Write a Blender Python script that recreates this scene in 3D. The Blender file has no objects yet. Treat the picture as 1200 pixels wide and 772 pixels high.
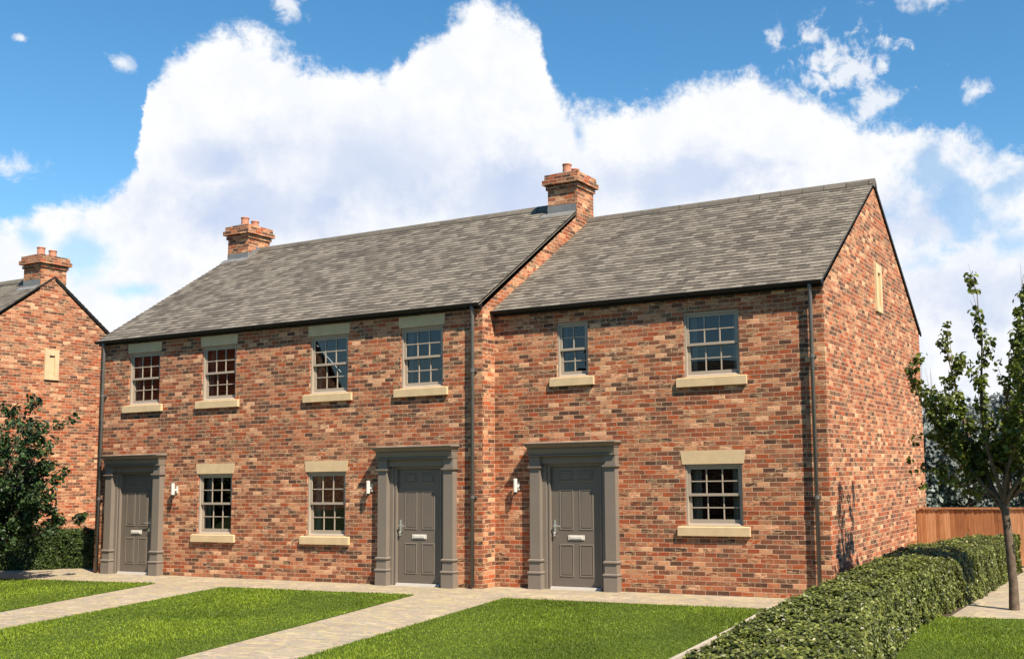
import bpy, math, random
import numpy as np
from mathutils import Vector, Matrix
random.seed(7)
R = math.radians
S = bpy.context.scene
COL = S.collection

# ------------------------------------------------------------------ camera
cd = bpy.data.cameras.new('camera')
cam = bpy.data.objects.new('camera', cd)
COL.objects.link(cam)
S.camera = cam
YAW, PITCH, ROLL = -0.463, 0.1041, -0.0162
CAMP = Vector((4.7766, -16.4568, 2.0606))
fw = Vector((math.sin(YAW)*math.cos(PITCH), math.cos(YAW)*math.cos(PITCH), math.sin(PITCH)))
rt = fw.cross(Vector((0, 0, 1))).normalized(); up = rt.cross(fw)
r2 = rt*math.cos(ROLL) + up*math.sin(ROLL)
u2 = -rt*math.sin(ROLL) + up*math.cos(ROLL)
m = Matrix((r2, u2, -fw)).transposed().to_4x4(); m.translation = CAMP
cam.matrix_world = m
cd.sensor_width = 36
cd.lens = 1236.86/1200*36
cd.shift_x = -142.4/1200
cd.shift_y = 36.6/1200
cd.clip_start = 0.1
cd.clip_end = 5000

# ------------------------------------------------------------------ sun and sky
SUN = Vector((1.95, -1.0, 2.65)).normalized()
sl = bpy.data.lights.new('sun', 'SUN'); sl.energy = 5.0; sl.angle = R(0.6); sl.color = (1.0, 0.87, 0.70)
so = bpy.data.objects.new('sun', sl); COL.objects.link(so)
so.rotation_euler = SUN.to_track_quat('Z', 'Y').to_euler(); so.location = (20, -20, 30)
S.view_settings.view_transform = 'Standard'
S.view_settings.look = 'None'
S.view_settings.exposure = 1.02
S.view_settings.gamma = 1.0
S.view_settings.use_curve_mapping = False


class NT:
    """small helper to write node graphs"""
    def __init__(s, tree): s.t = tree; s.n = tree.nodes; s.l = tree.links
    def node(s, typ, **kw):
        n = s.n.new(typ)
        for k, v in kw.items(): setattr(n, k, v)
        return n
    def put(s, sock, v):
        if v is None: return
        if isinstance(v, bpy.types.NodeSocket): s.l.new(v, sock)
        else: sock.default_value = v
    def math(s, op, a, b=None, c=None, clamp=False):
        n = s.node('ShaderNodeMath', operation=op); n.use_clamp = clamp
        s.put(n.inputs[0], a); s.put(n.inputs[1], b); s.put(n.inputs[2], c)
        return n.outputs[0]
    def mix(s, f, a, b, mode='MIX'):
        n = s.node('ShaderNodeMix', data_type='RGBA', blend_type=mode)
        s.put(n.inputs[0], f); s.put(n.inputs[6], a); s.put(n.inputs[7], b)
        return n.outputs[2]
    def ramp(s, f, stops, interp='LINEAR'):
        n = s.node('ShaderNodeValToRGB'); cr = n.color_ramp; cr.interpolation = interp
        while len(cr.elements) < len(stops): cr.elements.new(0.5)
        for e, (p, c) in zip(cr.elements, stops):
            e.position = p; e.color = tuple(c)+(1,) if len(c) == 3 else c
        s.put(n.inputs[0], f)
        return n.outputs[0]
    def rng(s, v, a, b, c, d, smooth=False):
        n = s.node('ShaderNodeMapRange', interpolation_type='SMOOTHSTEP' if smooth else 'LINEAR')
        s.put(n.inputs[0], v)
        for i, q in zip((1, 2, 3, 4), (a, b, c, d)): s.put(n.inputs[i], q)
        return n.outputs[0]
    def noise(s, vec, scale, detail=3, rough=0.55, dist=0.0, dim='3D'):
        n = s.node('ShaderNodeTexNoise', noise_dimensions=dim)
        s.put(n.inputs['Vector'], vec); n.inputs['Scale'].default_value = scale
        n.inputs['Detail'].default_value = detail; n.inputs['Roughness'].default_value = rough
        n.inputs['Distortion'].default_value = dist
        return n
    def comb(s, x, y, z=0.0):
        n = s.node('ShaderNodeCombineXYZ'); s.put(n.inputs[0], x); s.put(n.inputs[1], y); s.put(n.inputs[2], z)
        return n.outputs[0]


W = bpy.data.worlds.new('World'); S.world = W; W.use_nodes = True
W.node_tree.nodes.clear()
w = NT(W.node_tree)
sky = w.node('ShaderNodeTexSky', sky_type='NISHITA')
sky.sun_disc = False
sky.sun_elevation = math.asin(SUN.z)
sky.sun_rotation = math.atan2(SUN.x, SUN.y)
sky.air_density = 1.0; sky.dust_density = 0.0; sky.ozone_density = 2.0; sky.altitude = 200
tc = w.node('ShaderNodeTexCoord')
sep = w.node('ShaderNodeSeparateXYZ'); w.l.new(tc.outputs['Generated'], sep.inputs[0])
az = w.math('MULTIPLY', w.math('ARCTAN2', sep.outputs[0], sep.outputs[1]), 180/math.pi)
el = w.math('MULTIPLY', w.math('ARCSINE', sep.outputs[2]), 180/math.pi)
P2 = w.comb(az, el, 0.0)
n1 = w.noise(P2, 0.42, 7, 0.62, 0.1)
n2 = w.noise(P2, 0.13, 4, 0.5)
sp1 = w.node('ShaderNodeSeparateColor'); w.l.new(n1.outputs['Color'], sp1.inputs[0])
# top outline of the cloud bank: elevation of its edge over azimuth
pts = [(-180, 9), (-120, 7), (-90, 8), (-70, 10), (-57.9, 12.2), (-55.8, 12.8), (-53.3, 14.0), (-52.0, 16.2), (-51.7, 19.0), (-50.4, 20.8), (-47.5, 22.2), (-44.9, 21.6),
       (-42.5, 20.8), (-40.0, 20.9), (-37.8, 23.2), (-34.9, 24.4), (-32.4, 24.0), (-31.1, 21.7), (-30.4, 20.3), (-28.3, 19.3), (-26.6, 19.5), (-25.0, 20.1), (-22.1, 20.8),
       (-20.2, 21.0), (-18.0, 20.4), (-16.4, 19.6), (-15.2, 18.6), (-12.4, 18.0), (-9.7, 17.6), (-8.0, 16.8), (-5.6, 15.5), (10, 14), (60, 10), (120, 6), (180, 8)]
fc = w.node('ShaderNodeFloatCurve'); cm = fc.mapping; cu = cm.curves[0]
cm.use_clip = False
PX = [((a+65)/70.0, e/30.0) for a, e in pts if -66 < a < 5]
PX = [(0.0, 10/30.0)] + PX + [(1.0, 14.5/30.0)]
while len(cu.points) < len(PX): cu.points.new(0.5, 0.5)
for q, (x, y) in zip(cu.points, PX): q.location = (x, y)
cm.update()
azw = w.math('ADD', az, w.math('MULTIPLY', w.math('SUBTRACT', sp1.outputs[1], 0.5), 1.8))
w.put(fc.inputs['Value'], w.math('DIVIDE', w.math('ADD', azw, 65.0), 70.0, clamp=True))
edge = w.math('MULTIPLY', fc.outputs[0], 30.0)
h = w.math('SUBTRACT', edge, el)
h = w.math('ADD', h, w.math('MULTIPLY', w.math('SUBTRACT', sp1.outputs[0], 0.5), 3.6))
h = w.math('ADD', h, w.math('MULTIPLY', w.math('SUBTRACT', w.noise(P2, 2.4, 6, 0.7).outputs[0], 0.5), 1.1))
dens = w.rng(h, -0.30, 0.80, 0.0, 1.0, True)
# the bank fades out away from the northern sky so that the south stays clear
inb = w.math('MULTIPLY', w.rng(az, -95.0, -72.0, 0.0, 1.0, True), w.rng(az, 12.0, 45.0, 1.0, 0.0, True))
dens = w.math('MULTIPLY', dens, inb)
n3 = w.noise(P2, 0.85, 7, 0.62, 0.3)
sp3 = w.node('ShaderNodeSeparateColor'); w.l.new(n3.outputs['Color'], sp3.inputs[0])
def blob(a, e, ra, re, amp, col=0, small=False):
    amp *= 1.15
    dx = w.math('DIVIDE', w.math('SUBTRACT', az, a), ra); dy = w.math('DIVIDE', w.math('SUBTRACT', el, e), re)
    d = w.math('SQRT', w.math('ADD', w.math('MULTIPLY', dx, dx), w.math('MULTIPLY', dy, dy)))
    d = w.math('ADD', d, w.math('MULTIPLY', w.math('SUBTRACT', (sp3 if small else sp1).outputs[col], 0.5), amp))
    return w.math('SUBTRACT', 1.0, d)
puff = None
for a, e, ra, re, amp in [(-53.1, 20.0, 0.75, 0.45, 2.2), (-45.0, 23.8, 1.0, 0.6, 3.0), (-14.6, 21.0, 2.2, 1.5, 4.2), (-16.2, 22.6, 0.9, 0.8, 3.6), (-9.6, 24.0, 2.6, 0.7, 2.6), (-13.2, 18.9, 1.3, 1.3, 3.4),
                          (-7.9, 19.0, 0.8, 0.5, 2.6), (-57.9, 14.6, 1.5, 0.6, 2.6), (-18.4, 22.9, 0.7, 0.6, 3.4), (-57.4, 20.4, 0.35, 0.2, 2.6)]:
    b = blob(a, e, ra*1.15, re*1.15, amp*1.1, 0, True)
    puff = b if puff is None else w.math('MAXIMUM', puff, b)
dens = w.math('MAXIMUM', dens, w.rng(puff, -0.10, 1.05, 0.0, 0.85, True))
hole = None
for a, e, ra, re, amp in [(-54.3, 10.8, 1.4, 1.2, 2.6), (-56.6, 11.5, 0.7, 0.7, 2.4), (-29.4, 18.0, 0.5, 0.9, 2.8), (-7.2, 14.0, 3.4, 1.2, 3.4), (-10.4, 16.0, 1.0, 1.0, 3.2), (-6.0, 11.2, 2.4, 0.8, 2.6), (-8.5, 14.0, 3.6, 3.0, 3.4), (-52.0, 9.2, 1.6, 0.5, 3.0)]:
    b = blob(a, e, ra, re, amp, 2)
    hole = b if hole is None else w.math('MAXIMUM', hole, b)
dens = w.math('MULTIPLY', dens, w.rng(hole, -0.3, 0.9, 1.0, 0.35, True))
# grey undersides
gre = None
for a, e, ra, re, amp in [(-40.5, 16.3, 6.5, 2.6, 1.6), (-46.5, 13.6, 6.0, 1.8, 2.0), (-48.6, 15.8, 2.6, 1.4, 2.0), (-24.0, 15.6, 6.0, 1.6, 2.4), (-33.0, 15.0, 6.0, 2.2, 2.0), (-9.0, 9.0, 5.0, 2.0, 2.2), (-11.0, 13.0, 3.5, 1.5, 2.4)]:
    b = blob(a, e, ra, re, amp, 1)
    gre = b if gre is None else w.math('MAXIMUM', gre, b)
sh = w.math('MULTIPLY', w.rng(gre, -0.5, 0.9, 0.0, 1.0, True), w.rng(n2.outputs[0], 0.3, 0.62, 0.45, 1.0))
relief = w.math('MULTIPLY', w.rng(sp1.outputs[0], 0.35, 0.62, 0.35, 0.0, True), w.rng(h, 0.0, 9.0, 0.3, 1.0))
sh = w.math('MAXIMUM', sh, relief)
cloud = w.mix(sh, (9.9, 10.0, 10.15, 1), (5.7, 6.7, 8.9, 1))
hsv = w.node('ShaderNodeHueSaturation'); w.l.new(sky.outputs[0], hsv.inputs['Color'])
hsv.inputs['Saturation'].default_value = 1.28; hsv.inputs['Value'].default_value = 1.7; hsv.inputs['Hue'].default_value = 0.492
# thin bright veil towards the horizon of the cloudy side
tot = w.mix(dens, hsv.outputs[0], cloud)
bg = w.node('ShaderNodeBackground'); bg.inputs['Strength'].default_value = 0.05
w.l.new(tot, bg.inputs['Color'])
wo = w.node('ShaderNodeOutputWorld'); w.l.new(bg.outputs[0], wo.inputs['Surface'])


# ------------------------------------------------------------------ materials
def new_mat(name, rough=0.6, spec=0.5):
    mt = bpy.data.materials.new(name); mt.use_nodes = True
    t = NT(mt.node_tree)
    b = mt.node_tree.nodes['Principled BSDF']
    b.inputs['Roughness'].default_value = rough
    b.inputs['Specular IOR Level'].default_value = spec
    return mt, t, b
def bump(t, b, hsock, strength, dist):
    n = t.node('ShaderNodeBump'); n.inputs['Strength'].default_value = strength; n.inputs['Distance'].default_value = dist
    t.l.new(hsock, n.inputs['Height']); t.l.new(n.outputs[0], b.inputs['Normal'])
def objco(t):
    n = t.node('ShaderNodeNewGeometry'); return n.outputs['Position']
def simple(name, col, rough=0.6, var=0.12, scale=6.0, spec=0.5, metal=0.0, bmp=0.0, bscale=60.0):
    mt, t, b = new_mat(name, rough, spec)
    p = objco(t)
    n = t.noise(p, scale, 5, 0.6)
    d = tuple(c*(1-var) for c in col); l = tuple(min(1, c*(1+var)) for c in col)
    t.l.new(t.ramp(n.outputs[0], [(0.3, d), (0.7, l)]), b.inputs['Base Color'])
    b.inputs['Metallic'].default_value = metal
    if bmp:
        n2 = t.noise(p, bscale, 4, 0.6); bump(t, b, n2.outputs[0], bmp, 0.01)
    return mt

def brick_mat(name, gain=1.0, seed=0.0):
    mt, t, b = new_mat(name, 0.86, 0.25)
    uv = t.node('ShaderNodeUVMap', uv_map='UVMap')
    s = t.node('ShaderNodeSeparateXYZ'); t.l.new(uv.outputs[0], s.inputs[0])
    H, L = 0.0770, 0.215
    # slightly wavy courses
    wn = t.noise(uv.outputs[0], 1.1, 2, 0.5)
    v = t.math('DIVIDE', t.math('ADD', s.outputs[1], t.math('MULTIPLY', t.math('SUBTRACT', wn.outputs[0], 0.5), 0.010)), H)
    row = t.math('FLOOR', v); fv = t.math('FRACT', v)
    wr = t.node('ShaderNodeTexWhiteNoise', noise_dimensions='1D'); t.l.new(t.math('ADD', row, 31.7+seed), wr.inputs['W'])
    half = t.math('MULTIPLY', t.math('MODULO', t.math('ADD', row, 400.0), 2.0), 0.5)
    jit = t.math('MULTIPLY', wr.outputs['Value'], 0.16)
    u = t.math('ADD', t.math('ADD', t.math('DIVIDE', s.outputs[0], L), half), jit)
    col = t.math('FLOOR', u); fu = t.math('FRACT', u)
    wn2 = t.node('ShaderNodeTexWhiteNoise', noise_dimensions='3D')
    t.l.new(t.comb(t.math('ADD', col, 0.5), t.math('ADD', row, 0.5), seed+0.5), wn2.inputs['Vector'])
    sc = t.node('ShaderNodeSeparateColor'); t.l.new(wn2.outputs['Color'], sc.inputs[0])
    # colour of each brick
    fine = t.noise(uv.outputs[0], 34.0, 5, 0.65)
    streak = t.noise(t.comb(t.math('MULTIPLY', s.outputs[0], 6.0), t.math('MULTIPLY', s.outputs[1], 26.0), sc.outputs[1]), 1.6, 3, 0.6)
    pal = [(0.0, (0.115, 0.072, 0.055)), (0.07, (0.16, 0.095, 0.066)), (0.16, (0.22, 0.115, 0.072)), (0.26, (0.29, 0.140, 0.085)), (0.36, (0.38, 0.125, 0.055)),
           (0.48, (0.45, 0.155, 0.062)), (0.58, (0.36, 0.175, 0.105)), (0.68, (0.44, 0.23, 0.14)), (0.78, (0.53, 0.31, 0.19)), (0.88, (0.62, 0.40, 0.25)), (0.95, (0.74, 0.55, 0.38))]
    pal = [(p, (1.03*cc[0]**1.18*gain, 0.79*cc[1]**1.17*gain, 0.68*cc[2]**1.15*gain)) for p, cc in pal]
    base = t.ramp(sc.outputs[0], pal, 'CONSTANT')
    # blotches inside the brick: part of a brick burnt dark or pale
    pal2 = t.ramp(sc.outputs[2], [(0.0, (0.13, 0.075, 0.045)), (0.3, (0.20, 0.13, 0.075)), (0.45, (0.32, 0.10, 0.045)), (0.62, (0.36, 0.24, 0.13)), (0.8, (0.52, 0.33, 0.19))], 'CONSTANT')
    base = t.mix(t.rng(streak.outputs[0], 0.44, 0.60, 0.0, 0.8, True), base, pal2)
    base = t.mix(1.0, base, t.ramp(fine.outputs[0], [(0.25, (0.72, 0.72, 0.72)), (0.75, (1.2, 1.2, 1.2))]), 'MULTIPLY')
    large = t.noise(objco(t), 0.55, 3, 0.5)
    base = t.mix(1.0, base, t.ramp(large.outputs[0], [(0.3, (0.9, 0.88, 0.87)), (0.7, (1.06, 1.06, 1.05))]), 'MULTIPLY')
    eu = t.math('MINIMUM', fu, t.math('SUBTRACT', 1.0, fu)); ev = t.math('MINIMUM', fv, t.math('SUBTRACT', 1.0, fv))
    rag = t.math('MULTIPLY', t.math('SUBTRACT', fine.outputs[0], 0.5), 0.004)
    mu = t.rng(t.math('ADD', t.math('MULTIPLY', eu, L), rag), 0.0028, 0.0058, 0.0, 1.0)
    mv = t.rng(t.math('ADD', t.math('MULTIPLY', ev, H), rag), 0.0028, 0.0058, 0.0, 1.0)
    brick = t.math('MULTIPLY', mu, mv)
    mort = t.ramp(fine.outputs[0], [(0.3, (0.46*gain, 0.30*gain, 0.20*gain)), (0.7, (0.62*gain, 0.43*gain, 0.30*gain))])
    t.l.new(t.mix(brick, mort, base), b.inputs['Base Color'])
    hgt = t.math('ADD', t.math('MULTIPLY', brick, 0.7), t.math('ADD', t.math('MULTIPLY', fine.outputs[0], 0.25), t.math('MULTIPLY', sc.outputs[1], 0.25)))
    bump(t, b, hgt, 0.7, 0.010)
    return mt

M = {}
M['brick'] = brick_mat('brick')
M['stone'] = simple('buff_stone', (0.56, 0.42, 0.25), 0.8, 0.10, 5.0, 0.3, bmp=0.25, bscale=90)
M['door'] = simple('door_paint', (0.135, 0.113, 0.093), 0.42, 0.04, 2.0, 0.45, bmp=0.04, bscale=40)
M['surround'] = simple('surround_paint', (0.178, 0.150, 0.124), 0.5, 0.05, 2.5, 0.4, bmp=0.05, bscale=50)
M['sash'] = simple('sash_paint', (0.34, 0.285, 0.225), 0.5, 0.05, 3.0, 0.45)
M['black'] = simple('black_gutter', (0.012, 0.011, 0.010), 0.5, 0.2, 4.0, 0.25)
M['pipe'] = simple('grey_downpipe', (0.10, 0.095, 0.09), 0.3, 0.15, 4.0, 0.6)
M['lead'] = simple('lead', (0.16, 0.165, 0.165), 0.55, 0.18, 8.0, 0.5, bmp=0.2, bscale=30)
M['steel'] = simple('brushed_steel', (0.78, 0.78, 0.77), 0.28, 0.05, 10.0, 0.5, metal=0.9)
M['lampwhite'] = simple('lamp_silver', (0.60, 0.57, 0.52), 0.35, 0.04, 10.0, 0.5)
M['clay'] = simple('terracotta', (0.42, 0.185, 0.115), 0.75, 0.2, 14.0, 0.3, bmp=0.2)
M['curtain'] = simple('curtain', (0.55, 0.51, 0.45), 0.9, 0.05, 5.0, 0.2)
M['kerb'] = simple('kerb_concrete', (0.36, 0.32, 0.26), 0.85, 0.15, 6.0, 0.3, bmp=0.2)
M['soil'] = simple('soil', (0.06, 0.042, 0.028), 0.95, 0.4, 8.0, 0.2, bmp=0.6, bscale=25)
M['bark'] = simple('bark', (0.115, 0.085, 0.062), 0.9, 0.35, 14.0, 0.2, bmp=0.6, bscale=45)
M['twig'] = simple('pale_twig', (0.20, 0.15, 0.11), 0.9, 0.3, 14.0, 0.2)
M['alu'] = simple('aluminium', (0.36, 0.34, 0.31), 0.4, 0.05, 5.0, 0.5)
M['dark'] = simple('dark_room', (0.05, 0.045, 0.04), 0.9, 0.2, 3.0, 0.1)

def glass():
    mt = bpy.data.materials.new('window_glass'); mt.use_nodes = True
    t = NT(mt.node_tree); t.n.clear()
    fr = t.node('ShaderNodeFresnel'); fr.inputs['IOR'].default_value = 1.75
    tr = t.node('ShaderNodeBsdfTransparent'); tr.inputs[0].default_value = (0.80, 0.83, 0.84, 1)
    gl = t.node('ShaderNodeBsdfGlossy'); gl.inputs['Roughness'].default_value = 0.004
    n = t.noise(objco(t), 1.3, 1, 0.4)
    bp = t.node('ShaderNodeBump'); bp.inputs['Strength'].default_value = 0.10; bp.inputs['Distance'].default_value = 0.02
    t.l.new(n.outputs[0], bp.inputs['Height']); t.l.new(bp.outputs[0], gl.inputs['Normal'])
    mx = t.node('ShaderNodeMixShader'); t.l.new(fr.outputs[0], mx.inputs[0]); t.l.new(tr.outputs[0], mx.inputs[1]); t.l.new(gl.outputs[0], mx.inputs[2])
    o = t.node('ShaderNodeOutputMaterial'); t.l.new(mx.outputs[0], o.inputs[0])
    return mt
M['glass'] = glass()

def tile_mat(name, a, bcol, c):
    mt, t, b = new_mat(name, 0.75, 0.3)
    g = t.node('ShaderNodeNewGeometry')
    p = g.outputs['Position']
    base = t.ramp(g.outputs['Random Per Island'], [(0.0, a), (0.45, bcol), (1.0, c)])
    n = t.noise(p, 22, 6, 0.7); n3 = t.noise(p, 1.2, 4, 0.6)
    base = t.mix(1.0, base, t.ramp(n.outputs[0], [(0.25, (0.72, 0.72, 0.72)), (0.75, (1.26, 1.26, 1.24))]), 'MULTIPLY')
    base = t.mix(1.0, base, t.ramp(n3.outputs[0], [(0.3, (0.86, 0.85, 0.83)), (0.7, (1.1, 1.1, 1.08))]), 'MULTIPLY')
    t.l.new(base, b.inputs['Base Color'])
    bump(t, b, n.outputs[0], 0.5, 0.006)
    return mt
M['tile'] = tile_mat('roof_tiles', (0.090, 0.078, 0.066), (0.140, 0.124, 0.104), (0.205, 0.184, 0.155))
M['ridge'] = tile_mat('ridge_tiles', (0.085, 0.076, 0.064), (0.11, 0.098, 0.083), (0.14, 0.125, 0.105))

def paving():
    mt, t, b = new_mat('paving', 0.8, 0.3)
    p = objco(t)
    n1 = t.noise(p, 0.9, 5, 0.6, 0.6); mp = t.node('ShaderNodeMapping'); mp.inputs['Rotation'].default_value = (0, 0, 0.35); mp.inputs['Scale'].default_value = (1.0, 2.6, 1.0); t.l.new(p, mp.inputs[0])
    n2 = t.noise(mp.outputs[0], 2.2, 7, 0.72, 0.9); n3 = t.noise(p, 30, 5, 0.7)
    c = t.ramp(n1.outputs[0], [(0.28, (0.40, 0.35, 0.27)), (0.45, (0.50, 0.43, 0.33)), (0.6, (0.46, 0.385, 0.31)), (0.75, (0.54, 0.47, 0.37))])
    c2 = t.ramp(n2.outputs[0], [(0.30, (0.52, 0.36, 0.17)), (0.38, (0.68, 0.60, 0.45)), (0.46, (0.60, 0.47, 0.28)), (0.52, (0.36, 0.36, 0.36)), (0.57, (0.60, 0.42, 0.33)), (0.63, (0.74, 0.67, 0.52)), (0.74, (0.50, 0.39, 0.22))])
    c = t.mix(0.9, c, c2)
    c = t.mix(1.0, c, (0.64, 0.65, 0.60, 1), 'MULTIPLY')
    c = t.mix(1.0, c, t.ramp(n3.outputs[0], [(0.25, (0.78, 0.78, 0.78)), (0.75, (1.12, 1.12, 1.12))]), 'MULTIPLY')
    # slab joints
    br = t.node('ShaderNodeTexBrick'); br.inputs['Scale'].default_value = 1.0
    br.inputs['Brick Width'].default_value = 0.9; br.inputs['Row Height'].default_value = 0.6
    br.inputs['Mortar Size'].default_value = 0.008; br.inputs['Mortar Smooth'].default_value = 0.3
    br.inputs['Color1'].default_value = (1, 1, 1, 1); br.inputs['Color2'].default_value = (0.9, 0.89, 0.87, 1); br.inputs['Mortar'].default_value = (0.66, 0.64, 0.6, 1)
    t.l.new(p, br.inputs['Vector'])
    c = t.mix(1.0, c, br.outputs['Color'], 'MULTIPLY')
    t.l.new(c, b.inputs['Base Color'])
    bump(t, b, t.math('ADD', n3.outputs[0], t.math('MULTIPLY', br.outputs['Fac'], -1.0)), 0.35, 0.006)
    return mt
M['paving'] = paving()

def leafy(name, a, bcol, c, rough=0.5, spec=0.4, trans=0.25, nscale=1.5, dk=0.7, lt=1.25):
    mt = bpy.data.materials.new(name); mt.use_nodes = True
    t = NT(mt.node_tree); t.n.clear()
    g = t.node('ShaderNodeNewGeometry')
    base = t.ramp(g.outputs['Random Per Island'], [(0.0, a), (0.55, bcol), (1.0, c)])
    n = t.noise(g.outputs['Position'], nscale, 3, 0.55)
    base = t.mix(1.0, base, t.ramp(n.outputs[0], [(0.3, (dk, dk, dk)), (0.7, (lt, lt, lt*0.95))]), 'MULTIPLY')
    pb = t.node('ShaderNodeBsdfPrincipled'); pb.inputs['Roughness'].default_value = rough; pb.inputs['Specular IOR Level'].default_value = spec
    t.l.new(base, pb.inputs['Base Color'])
    tl = t.node('ShaderNodeBsdfTranslucent'); t.l.new(base, tl.inputs[0])
    mx = t.node('ShaderNodeMixShader'); mx.inputs[0].default_value = trans
    t.l.new(pb.outputs[0], mx.inputs[1]); t.l.new(tl.outputs[0], mx.inputs[2])
    o = t.node('ShaderNodeOutputMaterial'); t.l.new(mx.outputs[0], o.inputs[0])
    return mt
M['hedge'] = leafy('hedge_leaves', (0.032, 0.038, 0.007), (0.080, 0.098, 0.012), (0.22, 0.245, 0.06), 0.42, 0.45, 0.2, 3.0)
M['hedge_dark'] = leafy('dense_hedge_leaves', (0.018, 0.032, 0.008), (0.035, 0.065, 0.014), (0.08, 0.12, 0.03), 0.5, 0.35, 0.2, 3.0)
M['hedge_core'] = simple('hedge_core', (0.018, 0.026, 0.008), 0.95, 0.4, 8.0, 0.1)
M['leafR'] = leafy('tree_leaves', (0.045, 0.062, 0.009), (0.095, 0.130, 0.014), (0.19, 0.24, 0.035), 0.45, 0.45, 0.42, 2.0)
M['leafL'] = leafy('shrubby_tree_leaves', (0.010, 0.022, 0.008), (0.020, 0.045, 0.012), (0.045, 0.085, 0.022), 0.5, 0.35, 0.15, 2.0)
M['leafB'] = leafy('far_tree_leaves', (0.12, 0.14, 0.135), (0.17, 0.20, 0.195), (0.26, 0.29, 0.285), 0.7, 0.2, 0.2, 0.6)  # bluish grey distance haze is put into the leaf colour
M['grass'] = leafy('grass_blades', (0.10, 0.155, 0.008), (0.175, 0.255, 0.014), (0.28, 0.36, 0.035), 0.55, 0.3, 0.35, 0.8, 0.82, 1.15)
_t = NT(M['grass'].node_tree)
_pb = next(n for n in M['grass'].node_tree.nodes if n.type == 'BSDF_PRINCIPLED'); _src = _pb.inputs['Base Color'].links[0].from_socket
_pos = objco(_t); _n = _t.noise(_pos, 0.35, 4, 0.6, 0.3)
_mix = _t.mix(1.0, _src, _t.ramp(_n.outputs[0], [(0.34, (0.50, 0.54, 0.5)), (0.5, (0.88, 0.90, 0.88)), (0.64, (1.2, 1.15, 1.1))]), 'MULTIPLY')
for _l in list(_src.links):
    _to = _l.to_socket
    if _to.node.type in ('BSDF_PRINCIPLED', 'BSDF_TRANSLUCENT'): _t.l.new(_mix, _to)
def lawn_base():
    mt, t, b = new_mat('lawn_base', 0.95, 0.1)
    p = objco(t); n = t.noise(p, 40, 4, 0.7)
    t.l.new(t.ramp(n.outputs[0], [(0.3, (0.03, 0.045, 0.010)), (0.7, (0.075, 0.12, 0.016))]), b.inputs['Base Color'])
    return mt
M['lawn'] = lawn_base()
M['field'] = simple('far_ground', (0.06, 0.085, 0.03), 0.95, 0.3, 0.3, 0.1)

def fence_mat():
    mt, t, b = new_mat('fence_wood', 0.75, 0.25)
    g = t.node('ShaderNodeNewGeometry')
    base = t.ramp(g.outputs['Random Per Island'], [(0.0, (0.30, 0.125, 0.055)), (0.4, (0.40, 0.18, 0.08)), (0.75, (0.48, 0.235, 0.11)), (1.0, (0.58, 0.32, 0.17))])
    mp = t.node('ShaderNodeMapping'); mp.inputs['Scale'].default_value = (14, 14, 1.2); t.l.new(g.outputs['Position'], mp.inputs[0])
    n = t.noise(mp.outputs[0], 2.5, 5, 0.65, 0.6)
    base = t.mix(1.0, base, t.ramp(n.outputs[0], [(0.25, (0.6, 0.55, 0.5)), (0.7, (1.15, 1.15, 1.15))]), 'MULTIPLY')
    k = t.node('ShaderNodeTexVoronoi'); k.inputs['Scale'].default_value = 5.0; t.l.new(g.outputs['Position'], k.inputs['Vector'])
    base = t.mix(t.rng(k.outputs['Distance'], 0.05, 0.12, 0.75, 0.0, True), base, (0.11, 0.04, 0.02, 1))
    t.l.new(base, b.inputs['Base Color'])
    return mt
M['fence'] = fence_mat()


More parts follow.
